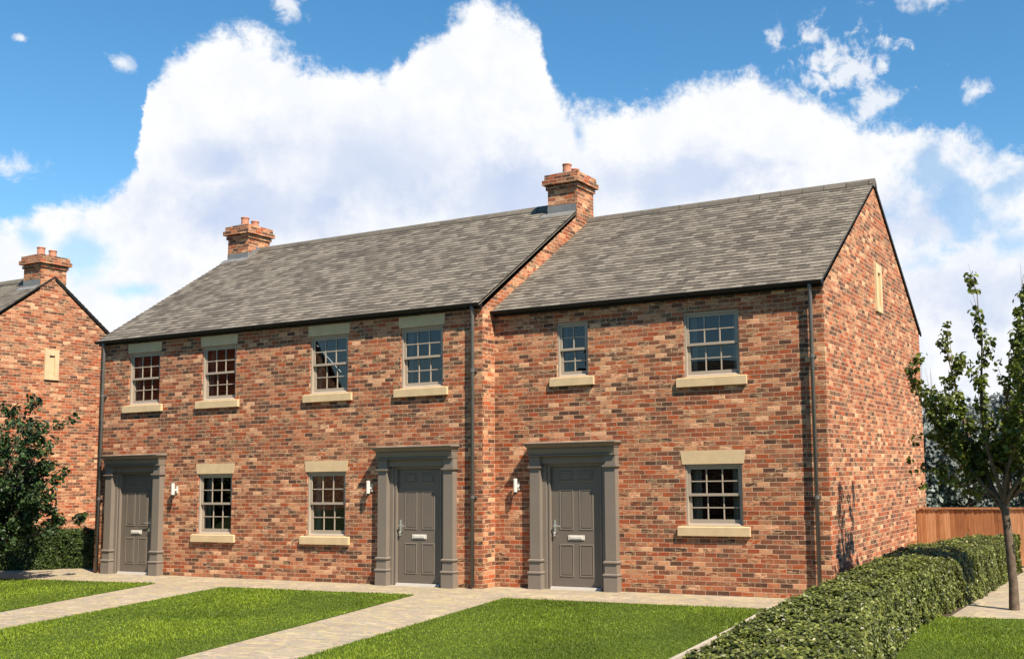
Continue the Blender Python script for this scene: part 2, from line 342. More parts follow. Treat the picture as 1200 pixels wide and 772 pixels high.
# ------------------------------------------------------------------ mesh helpers
class MB:
    def __init__(s): s.v = []; s.f = []; s.uv = []
    def face(s, pts, uv=None):
        i = len(s.v); s.v += [tuple(p) for p in pts]; s.f.append(tuple(range(i, i+len(pts))))
        if uv is None:
            a, b_, c_ = Vector(pts[0]), Vector(pts[1]), Vector(pts[2])
            n = (b_-a).cross(c_-a)
            ax = max(range(3), key=lambda k: abs(n[k]))
            if ax == 1: uv = [(p[0], p[2]) for p in pts]
            elif ax == 0: uv = [(p[1], p[2]) for p in pts]
            else: uv = [(p[0], p[1]) for p in pts]
        s.uv += uv
    def box(s, x0, x1, y0, y1, z0, z1, skip=''):
        s.frus((x0, x1, y0, y1), z0, (x0, x1, y0, y1), z1, skip)
    def frus(s, b, z0, t, z1, skip=''):
        B = [(b[0], b[2], z0), (b[1], b[2], z0), (b[1], b[3], z0), (b[0], b[3], z0)]
        T = [(t[0], t[2], z1), (t[1], t[2], z1), (t[1], t[3], z1), (t[0], t[3], z1)]
        s.face([B[0], B[1], T[1], T[0]])
        s.face([B[1], B[2], T[2], T[1]])
        s.face([B[2], B[3], T[3], T[2]])
        s.face([B[3], B[0], T[0], T[3]])
        if 't' not in skip: s.face(T)
        if 'b' not in skip: s.face(B[::-1])
    def tube(s, path, rads, n=10, cap=True):
        rings = []
        for i, p in enumerate(path):
            p = Vector(p)
            d = (Vector(path[min(i+1, len(path)-1)]) - Vector(path[max(i-1, 0)])).normalized()
            a = d.cross(Vector((0.31, 0.95, 0.02)))
            if a.length < 0.05: a = d.cross(Vector((1, 0, 0)))
            a.normalize(); b_ = d.cross(a)
            rings.append([p + (a*math.cos(2*math.pi*k/n) + b_*math.sin(2*math.pi*k/n))*rads[i] for k in range(n)])
        i0 = len(s.v)
        for r in rings: s.v += [tuple(q) for q in r]
        for i in range(len(rings)-1):
            for k in range(n):
                a = i0+i*n+k; b_ = i0+i*n+(k+1) % n
                s.f.append((a, b_, b_+n, a+n)); s.uv += [(0, 0)]*4
        if cap:
            s.f.append(tuple(i0+k for k in range(n))[::-1]); s.uv += [(0, 0)]*n
            s.f.append(tuple(i0+(len(rings)-1)*n+k for k in range(n))); s.uv += [(0, 0)]*n
    def lathe(s, cx, cy, prof, n=20):
        i0 = len(s.v)
        for r, z in prof: s.v += [(cx+r*math.cos(2*math.pi*k/n), cy+r*math.sin(2*math.pi*k/n), z) for k in range(n)]
        for i in range(len(prof)-1):
            for k in range(n):
                a = i0+i*n+k; b_ = i0+i*n+(k+1) % n
                s.f.append((a, b_, b_+n, a+n)); s.uv += [(0, 0)]*4
        s.f.append(tuple(i0+(len(prof)-1)*n+k for k in range(n))); s.uv += [(0, 0)]*n

ORG = {}
def build(name, mb, mat, parent=None, smooth=False, bevel=0.0, org=None):
    me = bpy.data.meshes.new(name)
    o = bpy.data.objects.new(name, me); COL.objects.link(o)
    vs = np.array(mb.v, dtype=float)
    if org is None: org = ((vs[:, 0].min()+vs[:, 0].max())/2, (vs[:, 1].min()+vs[:, 1].max())/2, vs[:, 2].min())
    org = np.array(org, dtype=float)
    me.from_pydata([tuple(q) for q in (vs-org)], [], mb.f)
    ul = me.uv_layers.new(name='UVMap')
    ul.data.foreach_set('uv', np.array(mb.uv, dtype=np.float32).ravel())
    me.materials.append(M[mat])
    if smooth: me.polygons.foreach_set('use_smooth', [True]*len(me.polygons))
    me.update()
    po = Vector((0, 0, 0))
    if parent is not None: o.parent = parent; po = ORG[parent.name]
    o.location = Vector(org) - po; ORG[o.name] = Vector(org)
    if bevel:
        bv = o.modifiers.new('bevel', 'BEVEL'); bv.width = bevel; bv.segments = 2; bv.limit_method = 'ANGLE'; bv.angle_limit = R(40)
        wd = o.modifiers.new('weld', 'WELD'); wd.merge_threshold = 0.0002
        o.modifiers.move(1, 0)
    return o
def empty(name, loc, label=None, cat=None, group=None):
    o = bpy.data.objects.new(name, None); COL.objects.link(o); o.location = loc; o.empty_display_size = 0.3
    ORG[o.name] = Vector(loc)
    tag(o, label, cat, group)
    return o
def tag(o, label=None, cat=None, group=None, kind=None):
    if label: o['label'] = label
    if cat: o['category'] = cat
    if group: o['group'] = group
    if kind: o['kind'] = kind
    return o

def fast_mesh(name, V, nper, mat, parent=None, org=(0, 0, 0), faces=None):
    """V: (N, nper, 3) islands; faces: list of index tuples (quads or tris) inside each island"""
    N = V.shape[0]
    me = bpy.data.meshes.new(name)
    vs = (V.reshape(-1, 3) - np.array(org)).astype(np.float32)
    me.vertices.add(len(vs)); me.vertices.foreach_set('co', vs.ravel())
    idx = []; st = []; c = 0
    off = (np.arange(N)*nper)[:, None]
    arr = np.concatenate([np.array(f)[None, :] + off for f in faces], axis=1)   # N x sum(len)
    lens = [len(f) for f in faces]
    starts = np.cumsum([0]+lens)[:-1]
    tot = sum(lens)
    me.loops.add(N*tot); me.loops.foreach_set('vertex_index', arr.ravel().astype(np.int32))
    me.polygons.add(N*len(faces))
    ls = (np.arange(N)*tot)[:, None] + starts[None, :]
    me.polygons.foreach_set('loop_start', ls.ravel().astype(np.int32))
    me.update(calc_edges=True); me.validate()
    me.polygons.foreach_set('use_smooth', [False]*len(me.polygons)); me.update()
    me.materials.append(M[mat])
    o = bpy.data.objects.new(name, me); COL.objects.link(o)
    po = Vector((0, 0, 0))
    if parent is not None: o.parent = parent; po = ORG[parent.name]
    o.location = Vector(org) - po; ORG[o.name] = Vector(org)
    return o

def leaves(P, D, size, rs, aspect=0.55, jitter=0.35, fold=0.18):
    """leaf islands at points P, facing about D; 6 vertices, folded along the midrib"""
    N = len(P)
    D = D + rs.normal(0, jitter, (N, 3)); D /= np.linalg.norm(D, axis=1)[:, None]
    T = rs.normal(0, 1, (N, 3)); T -= (T*D).sum(1)[:, None]*D; T /= np.linalg.norm(T, axis=1)[:, None]
    B = np.cross(D, T)
    s = (size*rs.uniform(0.65, 1.25, N))[:, None]
    a = s*0.5; b_ = s*aspect*0.5; f = s*fold
    V = np.stack([P-T*a, P-T*a*0.25+B*b_+D*f*0.6, P+T*a*0.45+B*b_*0.8+D*f*0.6, P+T*a, P+T*a*0.45-B*b_*0.8+D*f*0.6, P-T*a*0.25-B*b_+D*f*0.6], axis=1)
    return V
LEAF_F = [(0, 1, 2, 3), (0, 3, 4, 5)]
# ------------------------------------------------------------------ ground
def sheet(name, poly, z, mat, thick=0.0):
    mb = MB()
    mb.face([(x, y, z) for x, y in poly])
    if thick:
        n = len(poly)
        for i in range(n):
            a, b_ = poly[i], poly[(i+1) % n]
            mb.face([(a[0], a[1], z-thick), (b_[0], b_[1], z-thick), (b_[0], b_[1], z), (a[0], a[1], z)])
    return tag(build(name, mb, mat), kind='structure')
sheet('ground', [(-1500, -1500), (1500, -1500), (1500, 1500), (-1500, 1500)], -0.06, 'field')
sheet('pavement', [(-30, -3.6), (-17.6, -3.6), (-16, -9.6), (12, -9.6), (12, 6.6), (-30, 6.6)], 0.0, 'paving')

LAWNS = [[(-13.25, -1.72), (-17.5, -2.13), (-26, -3.1), (-26, -10.5), (-10.0, -10.5), (-11.87, -5.73)],
         [(-11.31, -1.82), (-9.88, -7.0), (-8.9, -10.5), (-4.85, -10.5), (-5.54, -7.75), (-6.35, -4.07), (-6.92, -1.64)],
         [(-5.14, -1.54), (-4.29, -6.36), (-3.5, -10.5), (0.2, -10.5), (-0.17, -5.54), (-0.33, -3.69), (-0.60, -1.43)],
         [(1.0, -1.40), (1.87, -1.40), (2.96, -1.26), (8.0, -0.7), (8.0, -10.5), (1.2, -10.5)]]
for i, L in enumerate(LAWNS):
    sheet('lawn', L, 0.012, 'lawn', 0.02)
sheet('flower_bed', [(-0.25, -10.5), (-0.43, -3.69), (-0.5, -1.6), (0.6, -1.2), (0.6, 3.0), (1.9, 5.6), (2.2, 5.6), (2.0, -1.2), (1.9, -1.40), (1.5, -4), (1.6, -10.5)], 0.006, 'soil')
mb = MB()
kp = [(0.27, -10.5), (-0.11, -5.54), (-0.27, -3.69), (-0.52, -1.43)]
for a, b_ in zip(kp[:-1], kp[1:]):
    d = Vector((b_[0]-a[0], b_[1]-a[1], 0)).normalized(); n_ = Vector((d.y, -d.x, 0))*0.032
    A, B_ = Vector((a[0], a[1], 0)), Vector((b_[0], b_[1], 0))
    z1 = 0.055
    q = [A-n_, B_-n_, B_+n_, A+n_]
    mb.face([(p.x, p.y, z1) for p in (A+n_, B_+n_, B_-n_, A-n_)])
    for k in range(4):
        e, f_ = q[k], q[(k+1) % 4]; mb.face([(e.x, e.y, -0.05), (f_.x, f_.y, -0.05), (f_.x, f_.y, z1), (e.x, e.y, z1)])
tag(build('kerb', mb, 'kerb'), kind='structure')

# grass blades
def inside(px, py, poly):
    r = np.zeros(len(px), bool); j = len(poly)-1
    for i in range(len(poly)):
        xi, yi = poly[i]; xj, yj = poly[j]
        c = ((yi > py) != (yj > py)) & (px < (xj-xi)*(py-yi)/(yj-yi+1e-12)+xi)
        r ^= c; j = i
    return r
rs = np.random.RandomState(3)
for li, L in enumerate(LAWNS):
    xs = [p[0] for p in L]; ys = [p[1] for p in L]
    x0, x1, y0, y1 = max(min(xs), -19.5), min(max(xs), 5.0), max(min(ys), -9.6), max(ys)
    n = int((x1-x0)*(y1-y0)*2600)
    px = rs.uniform(x0, x1, n); py = rs.uniform(y0, y1, n)
    Le = [(a+(0.012 if a < np.mean(xs) else -0.012)*-1, b_) for a, b_ in L]
    k = inside(px, py, Le)
    dist = np.hypot(px-CAMP.x, py-CAMP.y)
    k &= rs.uniform(0, 1, n) < np.clip(11.0/dist, 0.45, 1)**1.2
    px, py = px[k], py[k]; n = len(px)
    hgt = rs.uniform(0.014, 0.030, n)*(1+0.25*np.sin(px*2.1+py*1.3))
    wd = rs.uniform(0.003, 0.0055, n)*np.clip(np.hypot(px-CAMP.x, py-CAMP.y)/11.0, 0.9, 1.9)
    an = rs.uniform(0, 2*np.pi, n); ln = rs.normal(0, 0.014, (n, 2))
    base = np.stack([px, py, np.full(n, 0.008)], 1)
    wv = np.stack([np.cos(an)*wd, np.sin(an)*wd, np.zeros(n)], 1)
    tip = base + np.stack([ln[:, 0], ln[:, 1], hgt], 1)
    V = np.stack([base-wv, base+wv, tip+wv*0.25, tip-wv*0.25], 1)
    g = fast_mesh('grass', V, 4, 'grass', faces=[(0, 1, 2, 3)])
    tag(g, ['mown grass of the far left lawn beside the small tree', 'mown grass of the middle lawn between the two paths',
            'mown grass of the bright lawn in front of the right hand house', 'mown grass in the right hand corner beyond the clipped hedge'][li], 'grass', kind='stuff')

# ------------------------------------------------------------------ houses
def front_wall(mb, x0, x1, z0, z1, Y, ops, depth=0.16):
    xs = sorted({x0, x1} | {o[0] for o in ops} | {o[1] for o in ops})
    zs = sorted({z0, z1} | {o[2] for o in ops} | {o[3] for o in ops})
    for a, b_ in zip(xs[:-1], xs[1:]):
        for c, d in zip(zs[:-1], zs[1:]):
            mx, mz = (a+b_)/2, (c+d)/2
            if any(o[0] < mx < o[1] and o[2] < mz < o[3] for o in ops): continue
            mb.face([(a, Y, c), (b_, Y, c), (b_, Y, d), (a, Y, d)])
    for a, b_, c, d in ops:
        y2 = Y+depth
        mb.face([(a, y2, c), (a, Y, c), (a, Y, d), (a, y2, d)][::-1])
        mb.face([(b_, Y, c), (b_, y2, c), (b_, y2, d), (b_, Y, d)][::-1])
        mb.face([(a, Y, d), (b_, Y, d), (b_, y2, d), (a, y2, d)])
        mb.face([(a, Y, c), (b_, Y, c), (b_, y2, c), (a, y2, c)][::-1])

def shell(name, parent, x0, x1, yf, yr, zf, yrid, zrid, zr, ops):
    mb = MB()
    front_wall(mb, x0, x1, -0.05, zf, yf, ops)
    for X, s in ((x1, 1), (x0, -1)):
        p = [(X, yf, -0.05), (X, yr, -0.05), (X, yr, zr), (X, yrid, zrid), (X, yf, zf)]
        mb.face(p if s > 0 else p[::-1])
    mb.face([(x1, yr, -0.05), (x0, yr, -0.05), (x0, yr, zr), (x1, yr, zr)])
    return build(name, mb, 'brick', parent)

def sash_mesh(x0, x1, z0, z1, ya, yb, cols, rows, bot=0.045, top=0.04, st=0.045):
    mb = MB()
    mb.box(x0, x0+st, ya, yb, z0, z1); mb.box(x1-st, x1, ya, yb, z0, z1)
    mb.box(x0+st, x1-st, ya, yb, z0, z0+bot); mb.box(x0+st, x1-st, ya, yb, z1-top, z1)
    W_ = (x1-x0-2*st); H_ = (z1-z0-bot-top)
    for c in range(1, cols):
        x = x0+st+W_*c/cols; mb.box(x-0.010, x+0.010, ya+0.006, yb-0.006, z0+bot, z1-top)
    for r in range(1, rows):
        z = z0+bot+H_*r/rows
        for c in range(cols):
            xa = x0+st+W_*c/cols+(0.010 if c else 0); xb = x0+st+W_*(c+1)/cols-(0.010 if c < cols-1 else 0)
            mb.box(xa, xb, ya+0.006, yb-0.006, z-0.010, z+0.010)
    return mb

def window(parent, x0, x1, z0, z1, Y, cols=3, lintel=None, sill=0.17, sext=0.125, curtain=0, mid=0.5, label=None):
    mb = MB(); ya, yb = Y+0.03, Y+0.15; j = 0.042
    mb.box(x0, x0+j, ya, yb, z0, z1); mb.box(x1-j, x1, ya, yb, z0, z1)
    mb.box(x0+j, x1-j, ya, yb, z1-0.045, z1); mb.frus((x0+j, x1-j, ya-0.01, yb), z0, (x0+j, x1-j, ya+0.02, yb), z0+0.035)
    win = build('window', mb, 'sash', parent, bevel=0.003, org=((x0+x1)/2, Y, z0))
    if label: win['label'] = label
    a, b_ = x0+j+0.001, x1-j-0.001; zb, zt = z0+0.037, z1-0.046; zm = zb+(zt-zb)*mid
    build('sash', sash_mesh(a, b_, zm-0.02, zt, ya+0.022, ya+0.060, cols, 2), 'sash', win, bevel=0.002)
    build('sash', sash_mesh(a, b_, zb, zm+0.02, ya+0.064, ya+0.102, cols, 2, bot=0.06), 'sash', win, bevel=0.002)
    for (p, q, yy) in ((zm+0.02, zt-0.03, ya+0.043), (zb+0.05, zm-0.015, ya+0.085)):
        g = MB(); g.face([(a+0.03, yy, p), (b_-0.03, yy, p), (b_-0.03, yy, q), (a+0.03, yy, q)])
        build('pane', g, 'glass', win)
    # stone sill with weathered top slope
    s = MB(); sx0, sx1 = x0-sext, x1+sext
    s.box(sx0, sx1, Y-0.055, Y+0.034, z0-sill, z0-0.028, 't')
    s.face([(sx0, Y-0.055, z0-0.028), (sx1, Y-0.055, z0-0.028), (sx1, Y+0.034, z0-0.004), (sx0, Y+0.034, z0-0.004)])
    s.face([(sx1, Y-0.055, z0-0.028), (sx1, Y+0.034, z0-0.028), (sx1, Y+0.034, z0-0.004)])
    s.face([(sx0, Y-0.055, z0-0.028), (sx0, Y+0.034, z0-0.004), (sx0, Y+0.034, z0-0.028)])
    s.box(x0+0.004, x1-0.004, Y-0.02, Y+0.16, z0-0.03, z0-0.001)
    build('sill', s, 'stone', win)
    if lintel:
        lh, tap = lintel; l = MB()
        F = [(x0-0.035, z1+0.001), (x1+0.035, z1+0.001), (x1+0.035+tap, z1+lh), (x0-0.035-tap, z1+lh)]
        l.face([(p[0], Y-0.008, p[1]) for p in F]); 
        for i in range(4):
            p, q = F[i], F[(i+1) % 4]; l.face([(p[0], Y+0.16 if i == 0 else Y+0.02, p[1]), (q[0], Y+0.16 if i == 0 else Y+0.02, q[1]), (q[0], Y-0.008, q[1]), (p[0], Y-0.008, p[1])])
        build('lintel', l, 'stone', win)
    if curtain:
        for s_ in (0, 1):
            c = MB(); n = 22; wd = (x1-x0)*curtain
            for i in range(n):
                t0, t1 = i/n, (i+1)/n
                f = lambda t: Y+0.21+0.022*math.sin(t*17+s_)
                xa = (x0+0.03+wd*t0, x0+0.03+wd*t1) if s_ == 0 else (x1-0.03-wd*t1, x1-0.03-wd*t0)
                c.face([(xa[0], f(t0 if s_ == 0 else t1), z0), (xa[1], f(t1 if s_ == 0 else t0), z0), (xa[1], f(t1 if s_ == 0 else t0), z1), (xa[0], f(t0 if s_ == 0 else t1), z1)])
            build('curtain', c, 'curtain', win)
    return win

def rect_ring(mb, x0, x1, z0, z1, y, r, d):
    """raised moulding around a panel: bevelled picture frame"""
    for k in range(4):
        o = [(x0, z0), (x1, z0), (x1, z1), (x0, z1)]; i_ = [(x0+r, z0+r), (x1-r, z0+r), (x1-r, z1-r), (x0+r, z1-r)]
        a, b_ = o[k], o[(k+1) % 4]; c, e = i_[(k+1) % 4], i_[k]
        m1 = [((p[0]+q[0])/2, (p[1]+q[1])/2) for p, q in ((a, e), (b_, c))]
        mb.face([(a[0], y, a[1]), (b_[0], y, b_[1]), (m1[1][0], y-d, m1[1][1]), (m1[0][0], y-d, m1[0][1])])
        mb.face([(m1[0][0], y-d, m1[0][1]), (m1[1][0], y-d, m1[1][1]), (c[0], y+d*0.2, c[1]), (e[0], y+d*0.2, e[1])])

def doorway(parent, xc, Y, handle_side, label=None):
    x0, x1, zb, zt = xc-0.505, xc+0.505, 0.052, 2.16
    yl = Y+0.03
    # leaf with six fielded panels
    mb = MB(); mb.box(x0, x1, yl, yl+0.05, zb, zt)
    H = zt-zb
    for fa, fb in ((0.035, 0.125), (0.19, 0.535), (0.65, 0.925)):
        z1 = zt-H*fa; z0 = zt-H*fb
        for s_ in (0, 1):
            a = x0+0.155 if s_ == 0 else xc+0.055; b_ = xc-0.055 if s_ == 0 else x1-0.155
            rect_ring(mb, a, b_, z0, z1, yl, 0.034, 0.012)
            mb.box(a+0.045, b_-0.045, yl-0.008, yl+0.001, z0+0.045, z1-0.045)
    d = build('door', mb, 'door', parent, bevel=0.003, org=(xc, Y, 0.05))
    if label: d['label'] = label
    f = MB(); ya = Y-0.012
    f.box(x0-0.07, x0-0.004, ya, yl+0.05, 0.0, zt+0.065); f.box(x1+0.004, x1+0.07, ya, yl+0.05, 0.0, zt+0.065); f.box(x0-0.004, x1+0.004, ya, yl+0.05, zt+0.004, zt+0.065)
    f.box(x0-0.034, x0-0.004, ya-0.012, ya+0.01, 0.0, zt+0.03); f.box(x1+0.004, x1+0.034, ya-0.012, ya+0.01, 0.0, zt+0.03)
    build('door_frame', f, 'surround', d, bevel=0.002)
    s = MB(); s.frus((x0-0.003, x1+0.003, Y-0.05, yl+0.05), 0.0, (x0-0.003, x1+0.003, Y-0.02, yl+0.05), 0.046)
    build('threshold', s, 'alu', d)
    lp = MB(); lz = zb+H*0.405
    lp.box(xc-0.165, xc+0.165, yl-0.014, yl+0.001, lz-0.042, lz+0.042); lp.box(xc-0.125, xc+0.125, yl-0.024, yl-0.012, lz-0.022, lz+0.026)
    build('letterbox', lp, 'lampwhite', d, bevel=0.004)
    h = MB(); hx = (x0+0.065) if handle_side < 0 else (x1-0.065); hz = 1.08; dr = 1 if handle_side < 0 else -1
    h.box(hx-0.020, hx+0.020, yl-0.012, yl+0.001, hz-0.15, hz+0.13)
    h.tube([(hx, yl-0.01, hz+0.03), (hx, yl-0.055, hz+0.03)], [0.012, 0.012], 10)
    h.tube([(hx-0.008*dr, yl-0.058, hz+0.03), (hx+0.06*dr, yl-0.06, hz+0.032), (hx+0.135*dr, yl-0.055, hz+0.024)], [0.012, 0.011, 0.009], 10)
    h.tube([(hx, yl-0.005, hz-0.08), (hx, yl-0.035, hz-0.10), (hx, yl-0.03, hz-0.16)], [0.012, 0.017, 0.014], 10)
    build('handle', h, 'steel', d, smooth=False, bevel=0.002)
    # classical surround
    sx0, sx1 = xc-0.875, xc+0.875
    sur = MB()
    sur.box(sx0+0.20, x0-0.072, Y-0.035, Y+0.01, 0.0, 2.22); sur.box(x1+0.072, sx1-0.20, Y-0.035, Y+0.01, 0.0, 2.22)
    sur.box(sx0+0.02, sx1-0.02, Y-0.085, Y+0.01, 2.222, 2.35)
    sur.box(sx0-0.012, sx1+0.012, Y-0.175, Y+0.01, 2.352, 2.374)
    sur.frus((sx0, sx1, Y-0.155, Y+0.01), 2.376, (sx0-0.012, sx1+0.012, Y-0.185, Y+0.01), 2.485)
    sur.box(sx0-0.022, sx1+0.022, Y-0.195, Y+0.01, 2.487, 2.50)
    sur.frus((sx0-0.016, sx1+0.016, Y-0.19, Y+0.01), 2.502, (sx0-0.052, sx1+0.052, Y-0.265, Y+0.01), 2.556)
    sur.frus((sx0-0.062, sx1+0.062, Y-0.285, Y+0.01), 2.558, (sx0-0.070, sx1+0.070, Y-0.295, Y+0.01), 2.584)
    sur.frus((sx0-0.055, sx1+0.055, Y-0.27, Y+0.01), 2.584, (sx0-0.035, sx1+0.035, Y-0.05, Y+0.01), 2.605)
    so_ = build('door_surround', sur, 'surround', parent, bevel=0.004, org=(xc, Y, 0))
    for a in (sx0, sx1-0.215):
        b_ = a+0.215; c = (a+b_)/2
        p = MB()
        def ring(hw, o, z0, z1, hw2=None, o2=None):
            hw2 = hw2 or hw; o2 = o2 or o
            p.frus((c-hw, c+hw, Y-o, Y+0.01), z0, (c-hw2, c+hw2, Y-o2, Y+0.01), z1)
        _r = ring
        ring = lambda hw, o, z0, z1, hw2=None, o2=None: _r(hw, o+0.012, z0, z1, hw2, (o2+0.012) if o2 else None)
        ring(0.135, 0.145, 0.0, 0.275); ring(0.15, 0.16, 0.275, 0.30, 0.145, 0.155); ring(0.145, 0.155, 0.30, 0.315, 0.12, 0.13)
        ring(0.118, 0.128, 0.317, 0.485); ring(0.14, 0.15, 0.485, 0.51); ring(0.14, 0.15, 0.51, 0.53, 0.115, 0.12)
        ring(0.107, 0.115, 0.532, 2.125)
        ring(0.115, 0.125, 2.127, 2.15, 0.14, 0.15); ring(0.14, 0.15, 2.15, 2.175); ring(0.112, 0.12, 2.177, 2.35)
        build('pilaster', p, 'surround', so_, bevel=0.003)

def wall_lamp(parent, x, Y, z):
    b_ = MB(); b_.lathe(x, Y-0.115, [(0.0, z-0.125), (0.030, z-0.125), (0.036, z-0.12), (0.036, z+0.115), (0.030, z+0.12), (0.012, z+0.118)], 20)
    l = build('wall_lamp', b_, 'lampwhite', parent)
    for p in l.data.polygons: p.use_smooth = False
    k = MB(); k.box(x-0.028, x+0.028, Y-0.022, Y+0.0, z-0.09, z+0.06); k.box(x-0.014, x+0.014, Y-0.085, Y-0.02, z-0.04, z+0.0)
    build('bracket', k, 'lampwhite', l, bevel=0.004)
    c = MB(); c.lathe(x, Y-0.115, [(0.0, z-0.165), (0.026, z-0.165), (0.026, z-0.126)], 16); build('lens', c, 'black', l)

def gutter(parent, x0, x1, Y, z):
    mb = MB(); r = 0.058; cy = Y-0.105; n = 8
    for (rr, flip) in ((r, 0), (r-0.006, 1)):
        for i in range(n):
            a0 = math.pi*(1+i/n); a1 = math.pi*(1+(i+1)/n)
            q = [(x0, cy+rr*math.cos(a0), z+0.06+rr*math.sin(a0)), (x1, cy+rr*math.cos(a0), z+0.06+rr*math.sin(a0)), (x1, cy+rr*math.cos(a1), z+0.06+rr*math.sin(a1)), (x0, cy+rr*math.cos(a1), z+0.06+rr*math.sin(a1))]
            mb.face(q if not flip else q[::-1])
    for X in (x0, x1):
        p = [(X, cy+r*math.cos(math.pi*(1+i/n)), z+0.06+r*math.sin(math.pi*(1+i/n))) for i in range(n+1)]
        mb.face(p)
    mb.box(x0, x1, cy-r-0.006, cy-r+0.004, z+0.045, z+0.066)
    g = build('gutter', mb, 'black', parent)
    x = x0+0.4
    bk = MB()
    while x < x1:
        bk.box(x-0.012, x+0.012, Y-0.16, Y-0.03, z-0.005, z+0.006); x += 0.9
    build('gutter_bracket', bk, 'black', g)['kind'] = 'stuff'
    fb = MB(); fb.box(x0, x1, Y-0.04, Y-0.002, z-0.03, z+0.115); build('fascia', fb, 'black', parent)

def downpipe(parent, x, Y, zt, mat='pipe'):
    mb = MB(); y = Y-0.08
    mb.tube([(x, Y-0.11, zt+0.05), (x, Y-0.10, zt-0.04), (x, y, zt-0.14), (x, y, 0.03)], [0.034]*4, 14, cap=True)
    p = build('downpipe', mb, mat, parent, smooth=True)
    for z in (zt*0.77, zt*0.32):
        c = MB(); c.tube([(x, y, z-0.03), (x, y, z+0.03)], [0.043, 0.043], 14); c.box(x-0.055, x+0.055, Y-0.045, Y-0.001, z-0.018, z+0.018)
        build('pipe_clip', c, mat, p)

def tiled_slope(parent, x0, x1, ye, ze, yr, zr, seed, name='roof', rear=None, rear_label=None, ridge_skip=()):
    """one roof as a single part: deck plus individually laid tiles on both slopes, ridge tiles and verges as sub-parts"""
    rs_ = np.random.RandomState(seed)
    vs = []
    deck = MB()
    ext = MB()
    slopes = [((ye, ze), (yr, zr), 1)]
    if rear: slopes.append((rear, (yr, zr), -1))
    for (ya, za), (yb, zb_), sg in slopes:
        q = [(x0+0.01, ya, za-0.03), (x1-0.01, ya, za-0.03), (x1-0.01, yb, zb_-0.03), (x0+0.01, yb, zb_-0.03)]
        deck.face(q if sg > 0 else q[::-1])
        q2 = [(p[0], p[1], p[2]-0.015) for p in q]; deck.face(q2[::-1] if sg > 0 else q2)
        for X in (0, 1):
            a = q[0] if X == 0 else q[1]; b_ = q[3] if X == 0 else q[2]
            deck.face([a, b_, (b_[0], b_[1], b_[2]-0.015), (a[0], a[1], a[2]-0.015)])
        deck.face([q[0], q[1], q2[1], q2[0]])
    d = build(name, deck, 'black', parent)
    for (ya, za), (yb, zb_), sg in slopes:
        L = math.hypot(yb-ya, zb_-za); sy, sz = (yb-ya)/L, (zb_-za)/L
        ny, nz = -sz*sg, abs(sy)
        rows = int(round(L/0.1405)); g = L/rows; tw = 0.208
        for r in range(rows+0):
            off = (0.5 if r % 2 else 0.0)*tw + rs_.uniform(-0.02, 0.02)
            x = x0 - off
            while x < x1-0.004:
                a = max(x, x0); b_ = min(x+tw, x1)
                x += tw
                if b_-a < 0.02: continue
                gap = 0.008
                s0 = r*g-0.012+rs_.normal(0, 0.0025); s1 = s0+g*1.18
                s0b = s0+rs_.normal(0, 0.003)
                lift = 0.020+rs_.uniform(0, 0.003); li2 = lift+rs_.normal(0, 0.0006); base = 0.003; th = 0.009
                def P(xx, s, hh): return (xx, ya+sy*s+ny*hh, za+sz*s+nz*hh)
                A, B_ = a+gap/2, b_-gap/2
                vs.append([P(A, s0, lift), P(B_, s0b, li2), P(B_, s1, base+0.004), P(A, s1, base+0.004), P(A, s0, lift-th), P(B_, s0b, li2-th), P(B_, s1, base-0.004), P(A, s1, base-0.004)])
    V = np.array(vs)
    o = fast_mesh('tiles', V, 8, 'tile', parent=d, org=(x0, ye, ze), faces=[(0, 1, 2, 3), (4, 5, 1, 0), (1, 5, 6, 2), (4, 0, 3, 7), (7, 6, 5, 4)])
    # ridge tiles
    rd = MB(); x = x0-0.01; n = 8
    while x < x1+0.01:
        xb = min(x+0.45, x1+0.015)
        if not any(a-0.02 < (x+xb)/2 < b_+0.02 for a, b_ in ridge_skip):
            xa_ = x+0.012; xb_ = xb-0.012
            pr = []
            for hh, ww in ((0.085, 0.0),):
                pr = [(-0.17, -0.105), (-0.17, -0.065), (-0.115, 0.015), (-0.055, 0.062), (0, 0.078), (0.055, 0.062), (0.115, 0.015), (0.17, -0.065), (0.17, -0.105)]
            for (p, q) in zip(pr[:-1], pr[1:]):
                rd.face([(xa_, yr+p[0], zr+p[1]), (xb_, yr+p[0], zr+p[1]), (xb_, yr+q[0], zr+q[1]), (xa_, yr+q[0], zr+q[1])])
            for X in (xa_, xb_): rd.face([(X, yr+p[0], zr+p[1]) for p in pr])
        x = xb
        if xb >= x1+0.01: break
    if rd.v: build('ridge_tiles', rd, 'ridge', d)
    return d

